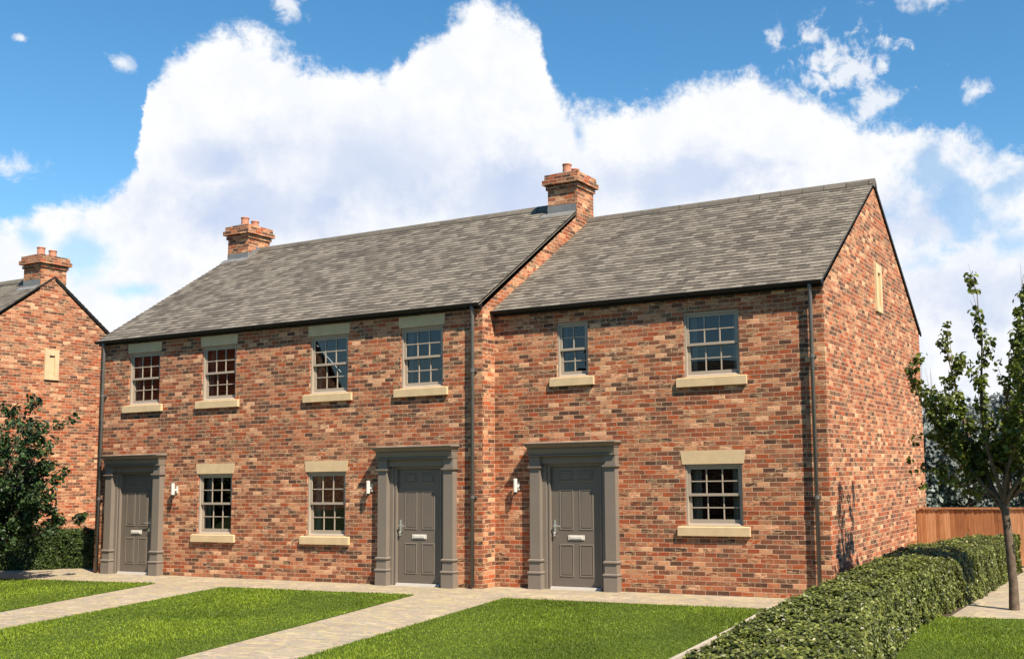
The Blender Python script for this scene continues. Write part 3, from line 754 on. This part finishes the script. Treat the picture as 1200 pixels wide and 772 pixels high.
def chimney(parent, x0, x1, y0, y1, zb, zr, yr, apron=True, side='right'):
    """brick stack with two oversailing courses, cap, pots and lead flashing; zr: ridge height, zb: foot of the stack"""
    mb = MB(); zt = zr+0.30
    mb.box(x0, x1, y0, y1, zb, zt)
    mb.box(x0-0.035, x1+0.035, y0-0.035, y1+0.035, zt, zt+0.075)
    mb.box(x0-0.005, x1+0.005, y0-0.005, y1+0.005, zt+0.075, zt+0.105)
    mb.box(x0-0.095, x1+0.095, y0-0.095, y1+0.095, zt+0.105, zt+0.215)
    mb.box(x0-0.055, x1+0.055, y0-0.055, y1+0.055, zt+0.215, zt+0.335)
    c = build('chimney', mb, 'brick', parent, org=((x0+x1)/2, (y0+y1)/2, zb))
    z = zt+0.335; xc = (x0+x1)/2
    f = MB(); f.frus((x0-0.03, x1+0.03, y0-0.03, y1+0.03), z+0.001, (xc-0.16, xc+0.16, y0+0.05, y1-0.05), z+0.05); build('flaunching', f, 'lead', c)
    for k, yy in enumerate((y0+0.22, y1-0.18)):
        q = MB(); hh = 0.27 if k == 0 else 0.24
        q.lathe(xc, yy, [(0.108, z+0.01), (0.102, z+0.06), (0.094, z+hh-0.05), (0.105, z+hh-0.035), (0.11, z+hh-0.01), (0.1, z+hh), (0.08, z+hh), (0.075, z+hh-0.09), (0.02, z+hh-0.09)], 22)
        build('chimney_pot', q, 'clay', c, smooth=False)
    return c, zt
def flashing(c, x0, x1, y0, zf, h, sides, ye_slope):
    """lead apron on the front of the stack and up the given sides; ye_slope: roof slope (dz/dy)"""
    f = MB(); o = 0.006
    f.face([(x0-o, y0-o, zf-0.12), (x1+o, y0-o, zf-0.12), (x1+o, y0-o, zf+h), (x0-o, y0-o, zf+h)])
    f.face([(x0-0.12, y0-0.16, zf-0.16*ye_slope+0.035), (x1+(0.12 if 'R' in sides else 0.0), y0-0.16, zf-0.16*ye_slope+0.035), (x1+(0.12 if 'R' in sides else 0.0), y0-o, zf+0.035), (x0-0.12, y0-o, zf+0.035)])
    for s_ in sides:
        X = x1+o if s_ == 'R' else x0-o
        yy = y0-o; n = 3; st = (0.40)/n
        for i in range(n):
            za = zf+h+(i)*st*ye_slope*1.0; 
            f.face([(X, yy+i*st, zf-0.1), (X, yy+(i+1)*st, zf-0.1), (X, yy+(i+1)*st, za), (X, yy+i*st, za)])
    build('flashing', f, 'lead', c)

def verge(parent, X, ye, ze, yr, zr, yrr, zrr, s=1, w_=0.035, rear=True):
    """thin dark tile verge along the gable"""
    mb = MB()
    for (a, b_) in (((ye, ze), (yr, zr)), ((yrr, zrr), (yr, zr)))[:2 if rear else 1]:
        if a[0] < b_[0]: wq, dq = w_*0.3, 0.03
        else: wq, dq = w_, 0.085
        x0, x1 = (X+0.003, X+wq) if s > 0 else (X-wq, X-0.003)
        q = [(a[0], a[1]-dq), (b_[0], b_[1]-dq), (b_[0], b_[1]-0.012), (a[0], a[1]-0.012)]
        mb.face([(x1, p[0], p[1]) for p in q]); mb.face([(x0, p[0], p[1]) for p in q][::-1])
        mb.face([(x0, q[0][0], q[0][1]), (x1, q[0][0], q[0][1]), (x1, q[1][0], q[1][1]), (x0, q[1][0], q[1][1])])
        mb.face([(x0, q[3][0], q[3][1]), (x1, q[3][0], q[3][1]), (x1, q[2][0], q[2][1]), (x0, q[2][0], q[2][1])])
        mb.face([(x0, q[0][0], q[0][1]), (x1, q[0][0], q[0][1]), (x1, q[3][0], q[3][1]), (x0, q[3][0], q[3][1])])
    build('verge', mb, 'ridge' if not rear else 'black', parent)

def slit(parent, X, y0, y1, z0, z1):
    """narrow stone surround with a blind slit"""
    mb = MB(); w_ = 0.12; o = 0.02
    yi0, yi1, zi0, zi1 = y0+w_, y1-w_, z0+0.1, z1-0.16
    xf = X+o; xb = X+0.002-0.0
    for q in [((y0, z0), (y1, z0), (y1, zi0), (y0, zi0)), ((y0, zi1), (y1, zi1), (y1, z1), (y0, z1)), ((y0, zi0), (yi0, zi0), (yi0, zi1), (y0, zi1)), ((yi1, zi0), (y1, zi0), (y1, zi1), (yi1, zi1))]:
        a, b_ = q[0], q[2]; mb.box(X+0.001, xf+0.028, a[0], b_[0], a[1], b_[1])
    mb.box(X+0.001, X+0.008, yi0, yi1, zi0, zi1)
    build('slit_opening', mb, 'stone', parent)

# ---- left house (two dwellings, stepped forward)
LX0, LX1, LY, LYR, LZ = -16.89, -6.35, -0.394, 7.51, 5.12
LRY, LRZ = 3.56, 7.86
hl = empty('terraced_house', ((LX0+LX1)/2, (LY+LYR)/2, 0), 'long left brick house of the terrace with two grey doors and six sash windows', 'house')
ops = []
UW = [(-15.925, -14.925), (-13.62, -12.62), (-10.56, -9.56), (-8.25, -7.25)]
GW = [(-13.65, -12.65), (-10.585, -9.585)]
for a, b_ in UW: ops.append((a, b_, 3.71, 4.87))
for a, b_ in GW: ops.append((a, b_, 0.90, 2.15))
D1, D2, D3 = -15.55, -7.80, -4.64
for xc in (D1, D2): ops.append((xc-0.565, xc+0.565, -0.05, 2.20))
shell('wall', hl, LX0, LX1, LY, LYR, LZ, LRY, LRZ, LZ, ops)
for a, b_ in UW: window(hl, a, b_, 3.71, 4.87, LY, 3, (0.215, 0.012), curtain=0.12)
for a, b_ in GW: window(hl, a, b_, 0.90, 2.15, LY, 3, (0.215, 0.03), curtain=0.17)
doorway(hl, D1, LY, 1); doorway(hl, D2, LY, -1)
wall_lamp(hl, -14.27, LY, 1.84); wall_lamp(hl, -8.92, LY, 1.84)
tiled_slope(hl, LX0-0.04, LX1-0.004, LY-0.13, LZ+0.06, LRY, LRZ+0.11, 5, rear=(LYR+0.13, LZ+0.06), ridge_skip=[(-16.95, -16.15), (-7.12, -6.3)])
c1, zt = chimney(hl, -16.87, -16.15, 3.18, 3.92, 7.3, LRZ+0.10, LRY)
flashing(c1, -16.87, -16.15, 3.18, 7.70, 0.17, 'R', 0.70)
c2, zt = chimney(hl, -7.08, LX1+0.010, 3.18, 3.92, 7.0, LRZ+0.10, LRY)
flashing(c2, -7.08, LX1-0.02, 3.18, 7.70, 0.20, '', 0.70)
gutter(hl, LX0-0.03, LX1-0.005, LY, LZ+0.01)
verge(hl, LX1-0.004, LY-0.12, LZ+0.06, 3.16, LZ+0.06+(3.16-LY+0.12)*(LRZ+0.04-LZ)/(LRY-LY+0.12), LYR+0.12, LZ+0.06, 1, 0.055, rear=False)
verge(hl, LX0, LY-0.12, LZ+0.06, LRY, LRZ+0.10, LYR+0.12, LZ+0.06, -1)
downpipe(hl, -16.68, LY, LZ+0.01); downpipe(hl, -6.52, LY, LZ+0.01)

# ---- right house
RX0, RX1, RY, RYR, RZ = -6.349, 0.0, 0.0, 7.51, 5.0
RRY, RRZ = 3.755, 7.50
hr = empty('terraced_house', ((RX0+RX1)/2, (RY+RYR)/2, 0), 'right hand terrace house with one grey door and a broad sunlit gable wall', 'house')
ops = [(-5.0, -4.35, 3.78, 4.77), (-2.48, -1.46, 3.64, 4.75), (-2.51, -1.47, 1.14, 2.16), (D3-0.565, D3+0.565, -0.05, 2.20)]
shell('wall', hr, RX0, RX1, RY, RYR, RZ, RRY, RRZ, RZ, ops)
window(hr, -5.0, -4.35, 3.78, 4.77, RY, 2, None, curtain=0.14, mid=0.5, label='small four by four pane sash window without a lintel')
window(hr, -2.48, -1.46, 3.64, 4.75, RY, 3, None, curtain=0.14)
window(hr, -2.51, -1.47, 1.14, 2.16, RY, 3, (0.225, 0.035), curtain=0.20)
doorway(hr, D3, RY, -1)
wall_lamp(hr, -5.83, RY, 1.84)
tiled_slope(hr, RX0+0.004, RX1+0.03, RY-0.13, RZ+0.06, RRY, RRZ+0.11, 9, rear=(RYR+0.13, RZ+0.06))
gutter(hr, RX0+0.004, RX1+0.02, RY, RZ+0.01)
verge(hr, RX1, RY-0.12, RZ+0.06, RRY, RRZ+0.10, RYR+0.12, RZ+0.06, 1)
downpipe(hr, -0.19, RY, RZ+0.01)
slit(hr, RX1, 3.50, 3.95, 5.03, 5.96)

# ---- neighbour's house, gable towards us
NX = -22.0; NY0, NYR, NRY, NRZ, NZ = -1.6, 5.35, 1.9, 7.48, 4.75
hn = empty('brick_house', (NX-5, (NY0+NYR)/2, 0), 'separate brick house at the left edge showing a sunlit gable topped by a chimney', 'house')
shell('wall', hn, NX-10, NX, NY0, NYR, NZ, NRY, NRZ, NZ, [(-25.5, -24.5, 3.4, 4.5)])
window(hn, -25.5, -24.5, 3.4, 4.5, NY0, 3)
tiled_slope(hn, NX-10, NX+0.03, NY0-0.13, NZ+0.02, NRY, NRZ+0.11, 13, rear=(NYR+0.13, NZ+0.02), ridge_skip=[(-22.8, -21.9)])
c3, zt = chimney(hn, -22.72, NX+0.010, 1.5, 2.24, 7.0, NRZ+0.02, NRY)
flashing(c3, -22.72, NX-0.02, 1.5, 7.27, 0.2, '', 0.78)
verge(hn, NX, NY0-0.12, NZ+0.02, NRY, NRZ+0.10, NYR+0.12, NZ+0.02, 1)
slit(hn, NX, 1.70, 2.10, 4.76, 5.58)

# ------------------------------------------------------------------ fence
FY = 6.37
fe = empty('fence', (4.0, FY, 0), 'close boarded orange brown timber fence behind the hedge, joining the right hand gable', 'fence')
mb = MB(); rf = random.Random(4); x = 0.01
while x < 9.0:
    bw = 0.096+rf.uniform(-0.006, 0.006); zt = 1.155+rf.uniform(-0.006, 0.006)
    y = FY+rf.uniform(-0.004, 0.004)
    # feather edge: one side thick, the other thin and tucked behind
    q = [(x, y+0.012), (x, y-0.004), (x+bw+0.012, y-0.018), (x+bw+0.012, y+0.004)]
    i0 = len(mb.v)
    mb.v += [(p[0], p[1], 0.03) for p in q] + [(p[0], p[1], zt) for p in q]
    for k in range(4):
        mb.f.append((i0+k, i0+(k+1) % 4, i0+4+(k+1) % 4, i0+4+k)); mb.uv += [(0, 0)]*4
    mb.f.append((i0+4, i0+5, i0+6, i0+7)); mb.uv += [(0, 0)]*4
    x += bw
build('boards', mb, 'fence', fe)
mb = MB(); mb.box(0.005, 9.0, FY-0.045, FY+0.03, 1.163, 1.20); build('capping_rail', mb, 'fence', fe, bevel=0.004)
for px_ in (0.06, 2.45, 4.85, 7.25):
    mb = MB(); mb.box(px_, px_+0.09, FY+0.02, FY+0.11, 0.0, 1.16); build('post', mb, 'fence', fe)

# ------------------------------------------------------------------ hedges
def hedge(name, left, right, H, n_per, mat, label, seed, size=0.045, thin=None):
    """left/right: matching plan outlines (lists of (x, y)); a dark core with leaves standing out of an uneven skin"""
    rs_ = np.random.RandomState(seed)
    Lp = np.array(left, float); Rp = np.array(right, float)
    seg = np.concatenate([[0], np.cumsum(np.linalg.norm(np.diff((Lp+Rp)/2, axis=0), axis=1))])
    tot = seg[-1]
    def lr(t):
        return np.stack([np.interp(t, seg, Lp[:, 0]), np.interp(t, seg, Lp[:, 1])], -1), np.stack([np.interp(t, seg, Rp[:, 0]), np.interp(t, seg, Rp[:, 1])], -1)
    ht = lambda t: np.interp(t, seg, H)
    ho = tag(bpy.data.objects.new(name, None), label, 'hedge'); COL.objects.link(ho)
    cx, cy = ((Lp+Rp)/2).mean(0); ho.location = (cx, cy, 0); ORG[ho.name] = Vector((cx, cy, 0))
    core = MB(); n = 40; ins = 0.07
    ts = np.linspace(0, tot, n)
    a, b_ = lr(ts); h_ = ht(ts)
    dd = (b_-a)/np.linalg.norm(b_-a, axis=1)[:, None]
    a2 = a+dd*ins; b2 = b_-dd*ins
    for i in range(n-1):
        q = lambda arr, k, z: (arr[k][0], arr[k][1], z)
        core.face([q(a2, i, 0), q(a2, i+1, 0), q(a2, i+1, h_[i+1]-ins), q(a2, i, h_[i]-ins)])
        core.face([q(b2, i, 0), q(b2, i+1, 0), q(b2, i+1, h_[i+1]-ins), q(b2, i, h_[i]-ins)])
        core.face([q(a2, i, h_[i]-ins), q(a2, i+1, h_[i+1]-ins), q(b2, i+1, h_[i+1]-ins), q(b2, i, h_[i]-ins)])
    for i in (0, n-1):
        core.face([q(a2, i, 0), q(b2, i, 0), q(b2, i, h_[i]-ins), q(a2, i, h_[i]-ins)])
    build('hedge_core', core, 'hedge_core', ho)
    # leaves on the perimeter of the cross section
    wmean = np.linalg.norm(b_-a, axis=1).mean(); hm = np.mean(H)
    per = 2*hm+wmean
    N = int(tot*per*n_per)
    t = rs_.uniform(0, tot, N); s = rs_.uniform(0, per, N)
    A, B_ = lr(t); Hh = ht(t)
    tang = (lr(np.clip(t+0.05, 0, tot))[0]-lr(np.clip(t-0.05, 0, tot))[0]); tang /= np.linalg.norm(tang, axis=1)[:, None]+1e-9
    acr = (B_-A); wid = np.linalg.norm(acr, axis=1); acr /= wid[:, None]
    P = np.zeros((N, 3)); D = np.zeros((N, 3))
    m1 = s < hm; m2 = (s >= hm) & (s < hm+wmean); m3 = s >= hm+wmean
    fz = s/hm; P[m1, :2] = A[m1]; P[m1, 2] = (fz*Hh)[m1]; D[m1, :2] = -acr[m1]
    fx = (s-hm)/wmean; P[m2, :2] = (A+acr*(fx*wid)[:, None])[m2]; P[m2, 2] = Hh[m2]; D[m2, 2] = 1
    fz3 = (s-hm-wmean)/hm; P[m3, :2] = B_[m3]; P[m3, 2] = (fz3*Hh)[m3]; D[m3, :2] = acr[m3]
    # round the shoulders
    cr = 0.14
    ee = np.minimum(fx, 1-fx)*wid; kk = m2 & (ee < cr); P[kk, 2] -= (cr-np.sqrt(np.clip(cr**2-(cr-ee[kk])**2, 0, None)))
    for mm, ff, sg in ((m1, fz, -1), (m3, fz3, 1)):
        e2 = (1-ff)*Hh; k2 = mm & (e2 < cr); sh_ = (cr-np.sqrt(np.clip(cr**2-(cr-e2[k2])**2, 0, None))); P[k2, :2] -= (D[k2, :2])*sh_[:, None]
    # ends
    NE = int(wmean*hm*n_per)
    for te, sg in ((0.0, -1), (tot, 1)):
        aa, bb = lr(np.full(NE, te)); f = rs_.uniform(0, 1, NE)[:, None]
        pe = np.concatenate([aa+(bb-aa)*f, (rs_.uniform(0, 1, NE)*ht(te))[:, None]], 1)
        mid = lr(np.array([te, abs(te-0.2)])); md = ((mid[0]+mid[1])/2); dv = (md[0]-md[1]); dv /= np.linalg.norm(dv)+1e-9
        P = np.concatenate([P, pe]); D = np.concatenate([D, np.tile([dv[0], dv[1], 0.0], (NE, 1))])
    # uneven surface made of shoots
    w1 = 0.022*(np.sin(P[:, 0]*7.3+P[:, 2]*5)+np.sin(P[:, 1]*6.1+1.3)+np.sin(P[:, 1]*15.7+P[:, 2]*11+P[:, 0]*9))
    P += D*(w1+rs_.normal(0, 0.016, len(P))-np.abs(rs_.normal(0, 0.03, len(P)))+0.02)[:, None]
    P[:, 2] = np.maximum(P[:, 2], 0.015)
    Dn = D+np.array([0.1, -0.2, 0.25])
    V = leaves(P, Dn, size, rs_, 0.78, 0.42, 0.12)
    fast_mesh('leaves', V, 6, mat, parent=ho, org=(cx, cy, 0), faces=LEAF_F)
    return ho
hedge('hedge', [(1.62, -9.8), (1.40, -8.0), (1.22, -6.3), (1.06, -4.6), (0.93, -3.0), (0.84, -1.2), (0.74, 0.6), (0.72, 2.2), (1.10, 3.4), (1.66, 4.9), (1.95, 5.3)],
      [(3.0, -9.8), (2.55, -8.0), (2.18, -6.3), (1.98, -4.6), (1.80, -3.0), (1.84, -1.2), (2.02, 0.6), (2.08, 2.2), (2.10, 3.4), (2.12, 4.9), (2.14, 5.6)],
      [0.70]*11, 5200, 'hedge', 'clipped leafy hedge curving from the near right foreground back to the timber fence', 11, 0.038)
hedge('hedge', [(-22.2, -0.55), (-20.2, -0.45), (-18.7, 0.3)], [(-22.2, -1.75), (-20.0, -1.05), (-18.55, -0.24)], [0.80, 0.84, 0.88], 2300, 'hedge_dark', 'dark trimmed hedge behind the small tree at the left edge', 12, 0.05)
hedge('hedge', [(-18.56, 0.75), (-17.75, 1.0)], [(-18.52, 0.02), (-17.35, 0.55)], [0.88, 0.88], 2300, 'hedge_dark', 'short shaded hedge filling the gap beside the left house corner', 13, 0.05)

# ------------------------------------------------------------------ trees
def make_tree(name, base, label, spec, leafmat, seed, group=None):
    rs_ = random.Random(seed); nr = np.random.RandomState(seed)
    root = empty(name, base, label, 'tree', group)
    tr = MB(); tw = []; LP = []; LD = []
    B0 = Vector(base)
    def limb(p, d, length, r, lvl, curve_up, nseg=6):
        pts_ = [p]; rad = [r]; q = p; dd = d.normalized()
        for i in range(nseg):
            dd = (dd + Vector((rs_.gauss(0, 0.09), rs_.gauss(0, 0.09), curve_up + rs_.gauss(0, 0.05)))).normalized()
            q = q + dd*length/nseg
            pts_.append(q); rad.append(max(0.003, r*(1-(i+1)/nseg*0.82)))
        tr.tube(pts_, rad, 8 if lvl < 2 else 5, cap=False)
        return pts_, rad
    spec(B0, limb, tr, tw, LP, LD, rs_, nr)
    build('trunk', tr, 'bark', root, smooth=True)
    for k_ in tw: build('bare_twig', k_, 'twig', root)
    return root, np.array(LP), np.array(LD)

def clump(LP, LD, c, r, n, nr):
    """leaves standing round a shoot: thicker towards its skin"""
    v = nr.normal(0, 1, (n, 3)); v /= np.linalg.norm(v, axis=1)[:, None]
    rad = r*nr.uniform(0.35, 1.0, n)**0.6
    for k in range(n):
        LP.append([c[0]+v[k, 0]*rad[k]*0.85, c[1]+v[k, 1]*rad[k]*0.85, c[2]+v[k, 2]*rad[k]*1.05]); LD.append([v[k, 0], v[k, 1], v[k, 2]*0.5+0.45])

def right_tree(B0, limb, tr, tw, LP, LD, rs_, nr):
    # straight stem, then a fan of steep limbs
    stem = [B0+Vector((0, 0, -0.05)), B0+Vector((0.005, 0, 0.35)), B0+Vector((-0.015, 0, 0.8)), B0+Vector((-0.04, 0, 1.2)), B0+Vector((-0.06, 0.0, 1.5))]
    tr.tube(stem, [0.078, 0.064, 0.060, 0.058, 0.056], 14, cap=False)
    heads = [(-0.52, 0.1, 3.0, 0.80), (-0.95, -0.1, 2.5, 0.62), (-0.22, -0.25, 3.25, 0.95), (0.18, 0.15, 3.3, 1.0), (0.5, -0.2, 3.15, 0.85), (0.95, 0.2, 2.6, 0.6),
             (-0.10, 0.6, 2.9, 0.8), (0.1, -0.7, 2.7, 0.75), (0.8, -0.5, 2.5, 0.5), (-0.75, 0.45, 2.3, 0.5), (-1.15, -0.25, 1.75, 0.35), (1.1, 0.0, 2.1, 0.4)]
    for i, (dx, dy, L, upw) in enumerate(heads):
        s0 = stem[-1] if i % 3 else stem[-2]+Vector((0, 0, 0.15))
        d = Vector((dx*1.2, dy*1.2, 1.2+upw*0.5))
        pts_, rad = limb(s0, d, L*0.97, 0.034, 1, 0.06, 9)
        for k in range(2, 10):
            p = pts_[k]; f = k/9
            for _ in range(2 if k < 8 else 1):
                a = rs_.uniform(0, 6.28); dd = Vector((math.cos(a), math.sin(a), 0.9+rs_.random()*0.8))
                ln = rs_.uniform(0.28, 0.55)*(1.15-0.6*f)
                p2, _r = limb(p, dd, ln, 0.009, 3, 0.12, 4)
                for q in p2[1:]:
                    if rs_.random() < 0.8: clump(LP, LD, q, rs_.uniform(0.07, 0.14), rs_.randint(9, 16), nr)
            if rs_.random() < 0.8: clump(LP, LD, p, rs_.uniform(0.07, 0.13), rs_.randint(9, 16), nr)
        # long bare whips above the leaves
        for _ in range(3):
            p = pts_[rs_.choice([7, 8, 9])]; ln = rs_.uniform(0.4, 0.8)
            d = Vector((rs_.gauss(0, 0.16)+dx*0.05, rs_.gauss(0, 0.16), 1)).normalized()
            k_ = MB(); tw.append(k_)
            k_.tube([p, p+d*ln*0.5, p+d*ln+Vector((rs_.gauss(0, 0.03), 0, 0))], [0.0042, 0.0030, 0.0014], 4, cap=False)
    # low sprigs reaching to the left, in front of the gable
    for (dx, dz, L) in ((-1.0, 0.12, 1.45), (-1.0, 0.38, 1.55), (-0.9, 0.62, 1.5), (0.9, 0.3, 1.4), (-0.8, 0.02, 1.0)):
        p2, _r = limb(B0+Vector((-0.06, 0, 1.5)), Vector((dx, rs_.uniform(-0.35, 0.2), dz+0.45)), L, 0.014, 2, -0.03, 8)
        for q in p2[3:]:
            for _ in range(2): clump(LP, LD, q+Vector((rs_.gauss(0, 0.06), rs_.gauss(0, 0.06), rs_.gauss(0, 0.06))), rs_.uniform(0.05, 0.10), rs_.randint(7, 13), nr)
t, LP, LD = make_tree('tree', (2.72, -0.25, 0), 'young upright tree with bare twig tips standing on paving at the right edge', right_tree, 'leafR', 27)
V = leaves(LP, LD, 0.080, np.random.RandomState(5), 0.72, 0.6, 0.15)
fast_mesh('crown', V, 6, 'leafR', parent=t, org=(2.72, -0.25, 1.5), faces=LEAF_F)

def left_tree(B0, limb, tr, tw, LP, LD, rs_, nr):
    stem = [B0+Vector((0, 0, -0.05)), B0+Vector((0.02, 0, 0.35)), B0+Vector((0.03, 0, 0.7))]
    tr.tube(stem, [0.085, 0.07, 0.065], 12, cap=False)
    for i in range(44):
        a = i*2.4; e = rs_.uniform(0.25, 1.7) if i > 5 else rs_.uniform(1.3, 2.6)
        d = Vector((math.cos(a), math.sin(a)*0.9, e))
        L = rs_.uniform(1.5, 2.3)*(1.45 if e > 1.3 else 1.0)
        pts_, rad = limb(stem[rs_.choice([1, 2, 2])], d, L, 0.028, 1, 0.03, 8)
        for k in range(2, 9):
            p = pts_[k]
            for _ in range(2):
                b_ = rs_.uniform(0, 6.28)
                p2, _r = limb(p, Vector((math.cos(b_), math.sin(b_), rs_.uniform(-0.1, 0.9))), rs_.uniform(0.25, 0.5), 0.007, 3, 0.05, 3)
                for q in p2[1:]: clump(LP, LD, q, rs_.uniform(0.08, 0.17), rs_.randint(11, 19), nr)
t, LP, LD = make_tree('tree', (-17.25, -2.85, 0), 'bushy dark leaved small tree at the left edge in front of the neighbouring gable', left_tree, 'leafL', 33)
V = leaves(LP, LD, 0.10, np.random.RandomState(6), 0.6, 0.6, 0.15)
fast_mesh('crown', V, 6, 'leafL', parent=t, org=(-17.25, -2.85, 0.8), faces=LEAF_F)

def far_tree(Hh, Wd, nc=46, cr=1.0, nl=105):
    def f(B0, limb, tr, tw, LP, LD, rs_, nr):
        tr.tube([B0, B0+Vector((0.1, 0, Hh*0.35)), B0+Vector((0.0, 0, Hh*0.75))], [0.28, 0.2, 0.08], 8, cap=False)
        for i in range(nc):
            a = rs_.uniform(0, 6.28); z = Hh*rs_.uniform(0.07, 0.97); f_ = (z/Hh)
            rr = Wd*math.sqrt(max(0.05, 1-((f_-0.45)/0.58)**2))*rs_.uniform(0.35, 1.0)
            c = B0+Vector((math.cos(a)*rr, math.sin(a)*rr, z))
            tr.tube([B0+Vector((0, 0, max(0.8, z-rr*0.8))), c], [0.05, 0.015], 4, cap=False)
            clump(LP, LD, c, cr*rs_.uniform(0.5, 0.95), nl, nr)
    return f
bt = [(2.2, 22, 3.6, 1.6, ''), (-3.4, 23, 3.4, 1.5, ''), (-4.6, 27, 4.7, 1.9, 'nearest the gable'), (-2.0, 25, 4.3, 1.8, ''), (0.9, 28, 4.9, 2.2, ''), (3.8, 26, 5.2, 2.2, ''), (-1.0, 33, 5.2, 2.4, '')]
labs = ['low bushy background tree just behind the fence to the right of the young trunk', 'low bushy background tree just above the fence beside the gable corner',
        'hazy grey green background tree rising beside the edge of the gable above the fence',
        'low grey green background tree above the fence behind the left side of the young tree',
        'broad grey green background tree above the fence behind the middle of the young tree',
        'grey green background tree at the far right edge above the fence',
        'farthest grey green background tree seen through gaps between the others above the fence']
for i, (x, y, hh, wd, _) in enumerate(bt):
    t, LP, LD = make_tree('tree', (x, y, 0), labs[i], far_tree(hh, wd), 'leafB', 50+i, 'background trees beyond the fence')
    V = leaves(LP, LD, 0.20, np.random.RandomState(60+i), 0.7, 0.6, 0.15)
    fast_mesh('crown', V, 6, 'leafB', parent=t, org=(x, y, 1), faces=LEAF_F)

# ------------------------------------------------------------------ houses across the road, mirrored in the upper windows
M['redtile'] = tile_mat('red_roof_tiles', (0.24, 0.055, 0.025), (0.34, 0.085, 0.035), (0.42, 0.12, 0.055))
def opposite(x0, x1, y0, y1, ze, zr, tile, label):
    h_ = empty('house', ((x0+x1)/2, (y0+y1)/2, 0), label, 'house')
    ym = (y0+y1)/2; wb = MB()
    ops_ = []
    x = x0+1.5
    while x < x1-2.5:
        ops_ += [(x, x+1.0, 1.0, 2.2), (x, x+1.0, ze-1.45, ze-0.3)]; x += 3.2
    # the side that faces the terrace looks towards +y
    xs = sorted({x0, x1} | {o[0] for o in ops_} | {o[1] for o in ops_}); zs = sorted({-0.05, ze} | {o[2] for o in ops_} | {o[3] for o in ops_})
    for a, b_ in zip(xs[:-1], xs[1:]):
        for c, d in zip(zs[:-1], zs[1:]):
            if any(o[0] < (a+b_)/2 < o[1] and o[2] < (c+d)/2 < o[3] for o in ops_): continue
            wb.face([(b_, y1, c), (a, y1, c), (a, y1, d), (b_, y1, d)])
    wb.face([(x0, y0, -0.05), (x1, y0, -0.05), (x1, y0, ze), (x0, y0, ze)])
    for X in (x0, x1): wb.face([(X, y0, -0.05), (X, y1, -0.05), (X, y1, ze), (X, ym, zr), (X, y0, ze)])
    build('wall', wb, 'brick', h_)
    for o in ops_:
        f = MB(); f.box(o[0], o[0]+0.06, y1-0.12, y1-0.05, o[2], o[3]); f.box(o[1]-0.06, o[1], y1-0.12, y1-0.05, o[2], o[3]); f.box(o[0]+0.06, o[1]-0.06, y1-0.12, y1-0.05, o[2], o[2]+0.06); f.box(o[0]+0.06, o[1]-0.06, y1-0.12, y1-0.05, o[3]-0.06, o[3]); f.box(o[0]+0.06, o[1]-0.06, y1-0.12, y1-0.05, (o[2]+o[3])/2-0.03, (o[2]+o[3])/2+0.03)
        wn_ = build('window', f, 'sash', h_)
        g = MB(); g.face([(o[0]+0.05, y1-0.09, o[2]), (o[1]-0.05, y1-0.09, o[2]), (o[1]-0.05, y1-0.09, o[3]), (o[0]+0.05, y1-0.09, o[3])]); build('pane', g, 'glass', wn_)
    rb = MB()
    for ya in (y0-0.3, y1+0.3):
        za = ze-0.1; n = 26
        for i in range(n):
            t0, t1 = i/n, (i+1)/n
            pa = (ya+(ym-ya)*t0, za+(zr+0.1-za)*t0+0.03); pb = (ya+(ym-ya)*t1, za+(zr+0.1-za)*t1)
            rb.face([(x0-0.2, pa[0], pa[1]), (x1+0.2, pa[0], pa[1]), (x1+0.2, pb[0], pb[1]), (x0-0.2, pb[0], pb[1])])
            rb.face([(x0-0.2, pb[0], pb[1]), (x1+0.2, pb[0], pb[1]), (x1+0.2, pb[0], pb[1]+0.03), (x0-0.2, pb[0], pb[1]+0.03)])
    rf_ = build('roof', rb, tile, h_)
    cb = MB(); cb.box(x0+0.6, x0+1.5, ym-0.4, ym+0.4, zr-0.8, zr+1.0); cb.box(x0+0.5, x0+1.6, ym-0.5, ym+0.5, zr+1.0, zr+1.25); build('chimney', cb, 'brick', rf_)
opposite(-62, -43.0, -38, -29, 6.2, 11.5, 'redtile', 'house with a red tiled roof across the road, mirrored in the left upper windows')
opposite(-24, -8, -39, -30, 4.9, 7.6, 'ridge', 'lower house with a grey roof across the road, mirrored in the right upper windows')

# unseen trees added behind the viewer to close off the low southern sky and show in the panes
sl_ = ['large street tree across the road, farthest left of the row', 'large street tree across the road, second from the left', 'large street tree across the road, middle of the row',
       'large street tree across the road, second from the right', 'large street tree across the road, farthest right of the row', 'tall tree beyond the red roofed house across the road', 'tall tree at the far end of the road, left of the red roofed house']
for i, (x, y, hh, wd) in enumerate([(-1.5, -30, 12.5, 4.6), (7, -28, 13.5, 5.0), (15.5, -29, 13, 4.8), (24, -27, 13.5, 5.0), (33, -26, 13, 5.0), (-66, -26, 13, 5.0), (-64, -12, 12, 4.5)]):
    t, LP, LD = make_tree('tree', (x, y, 0), sl_[i], far_tree(hh, wd, 70, 2.2, 90), 'leafL', 80+i, 'large trees across the road')
    V = leaves(LP, LD, 0.42, np.random.RandomState(90+i), 0.75, 0.6, 0.12)
    fast_mesh('crown', V, 6, 'leafR', parent=t, org=(x, y, 2), faces=LEAF_F)
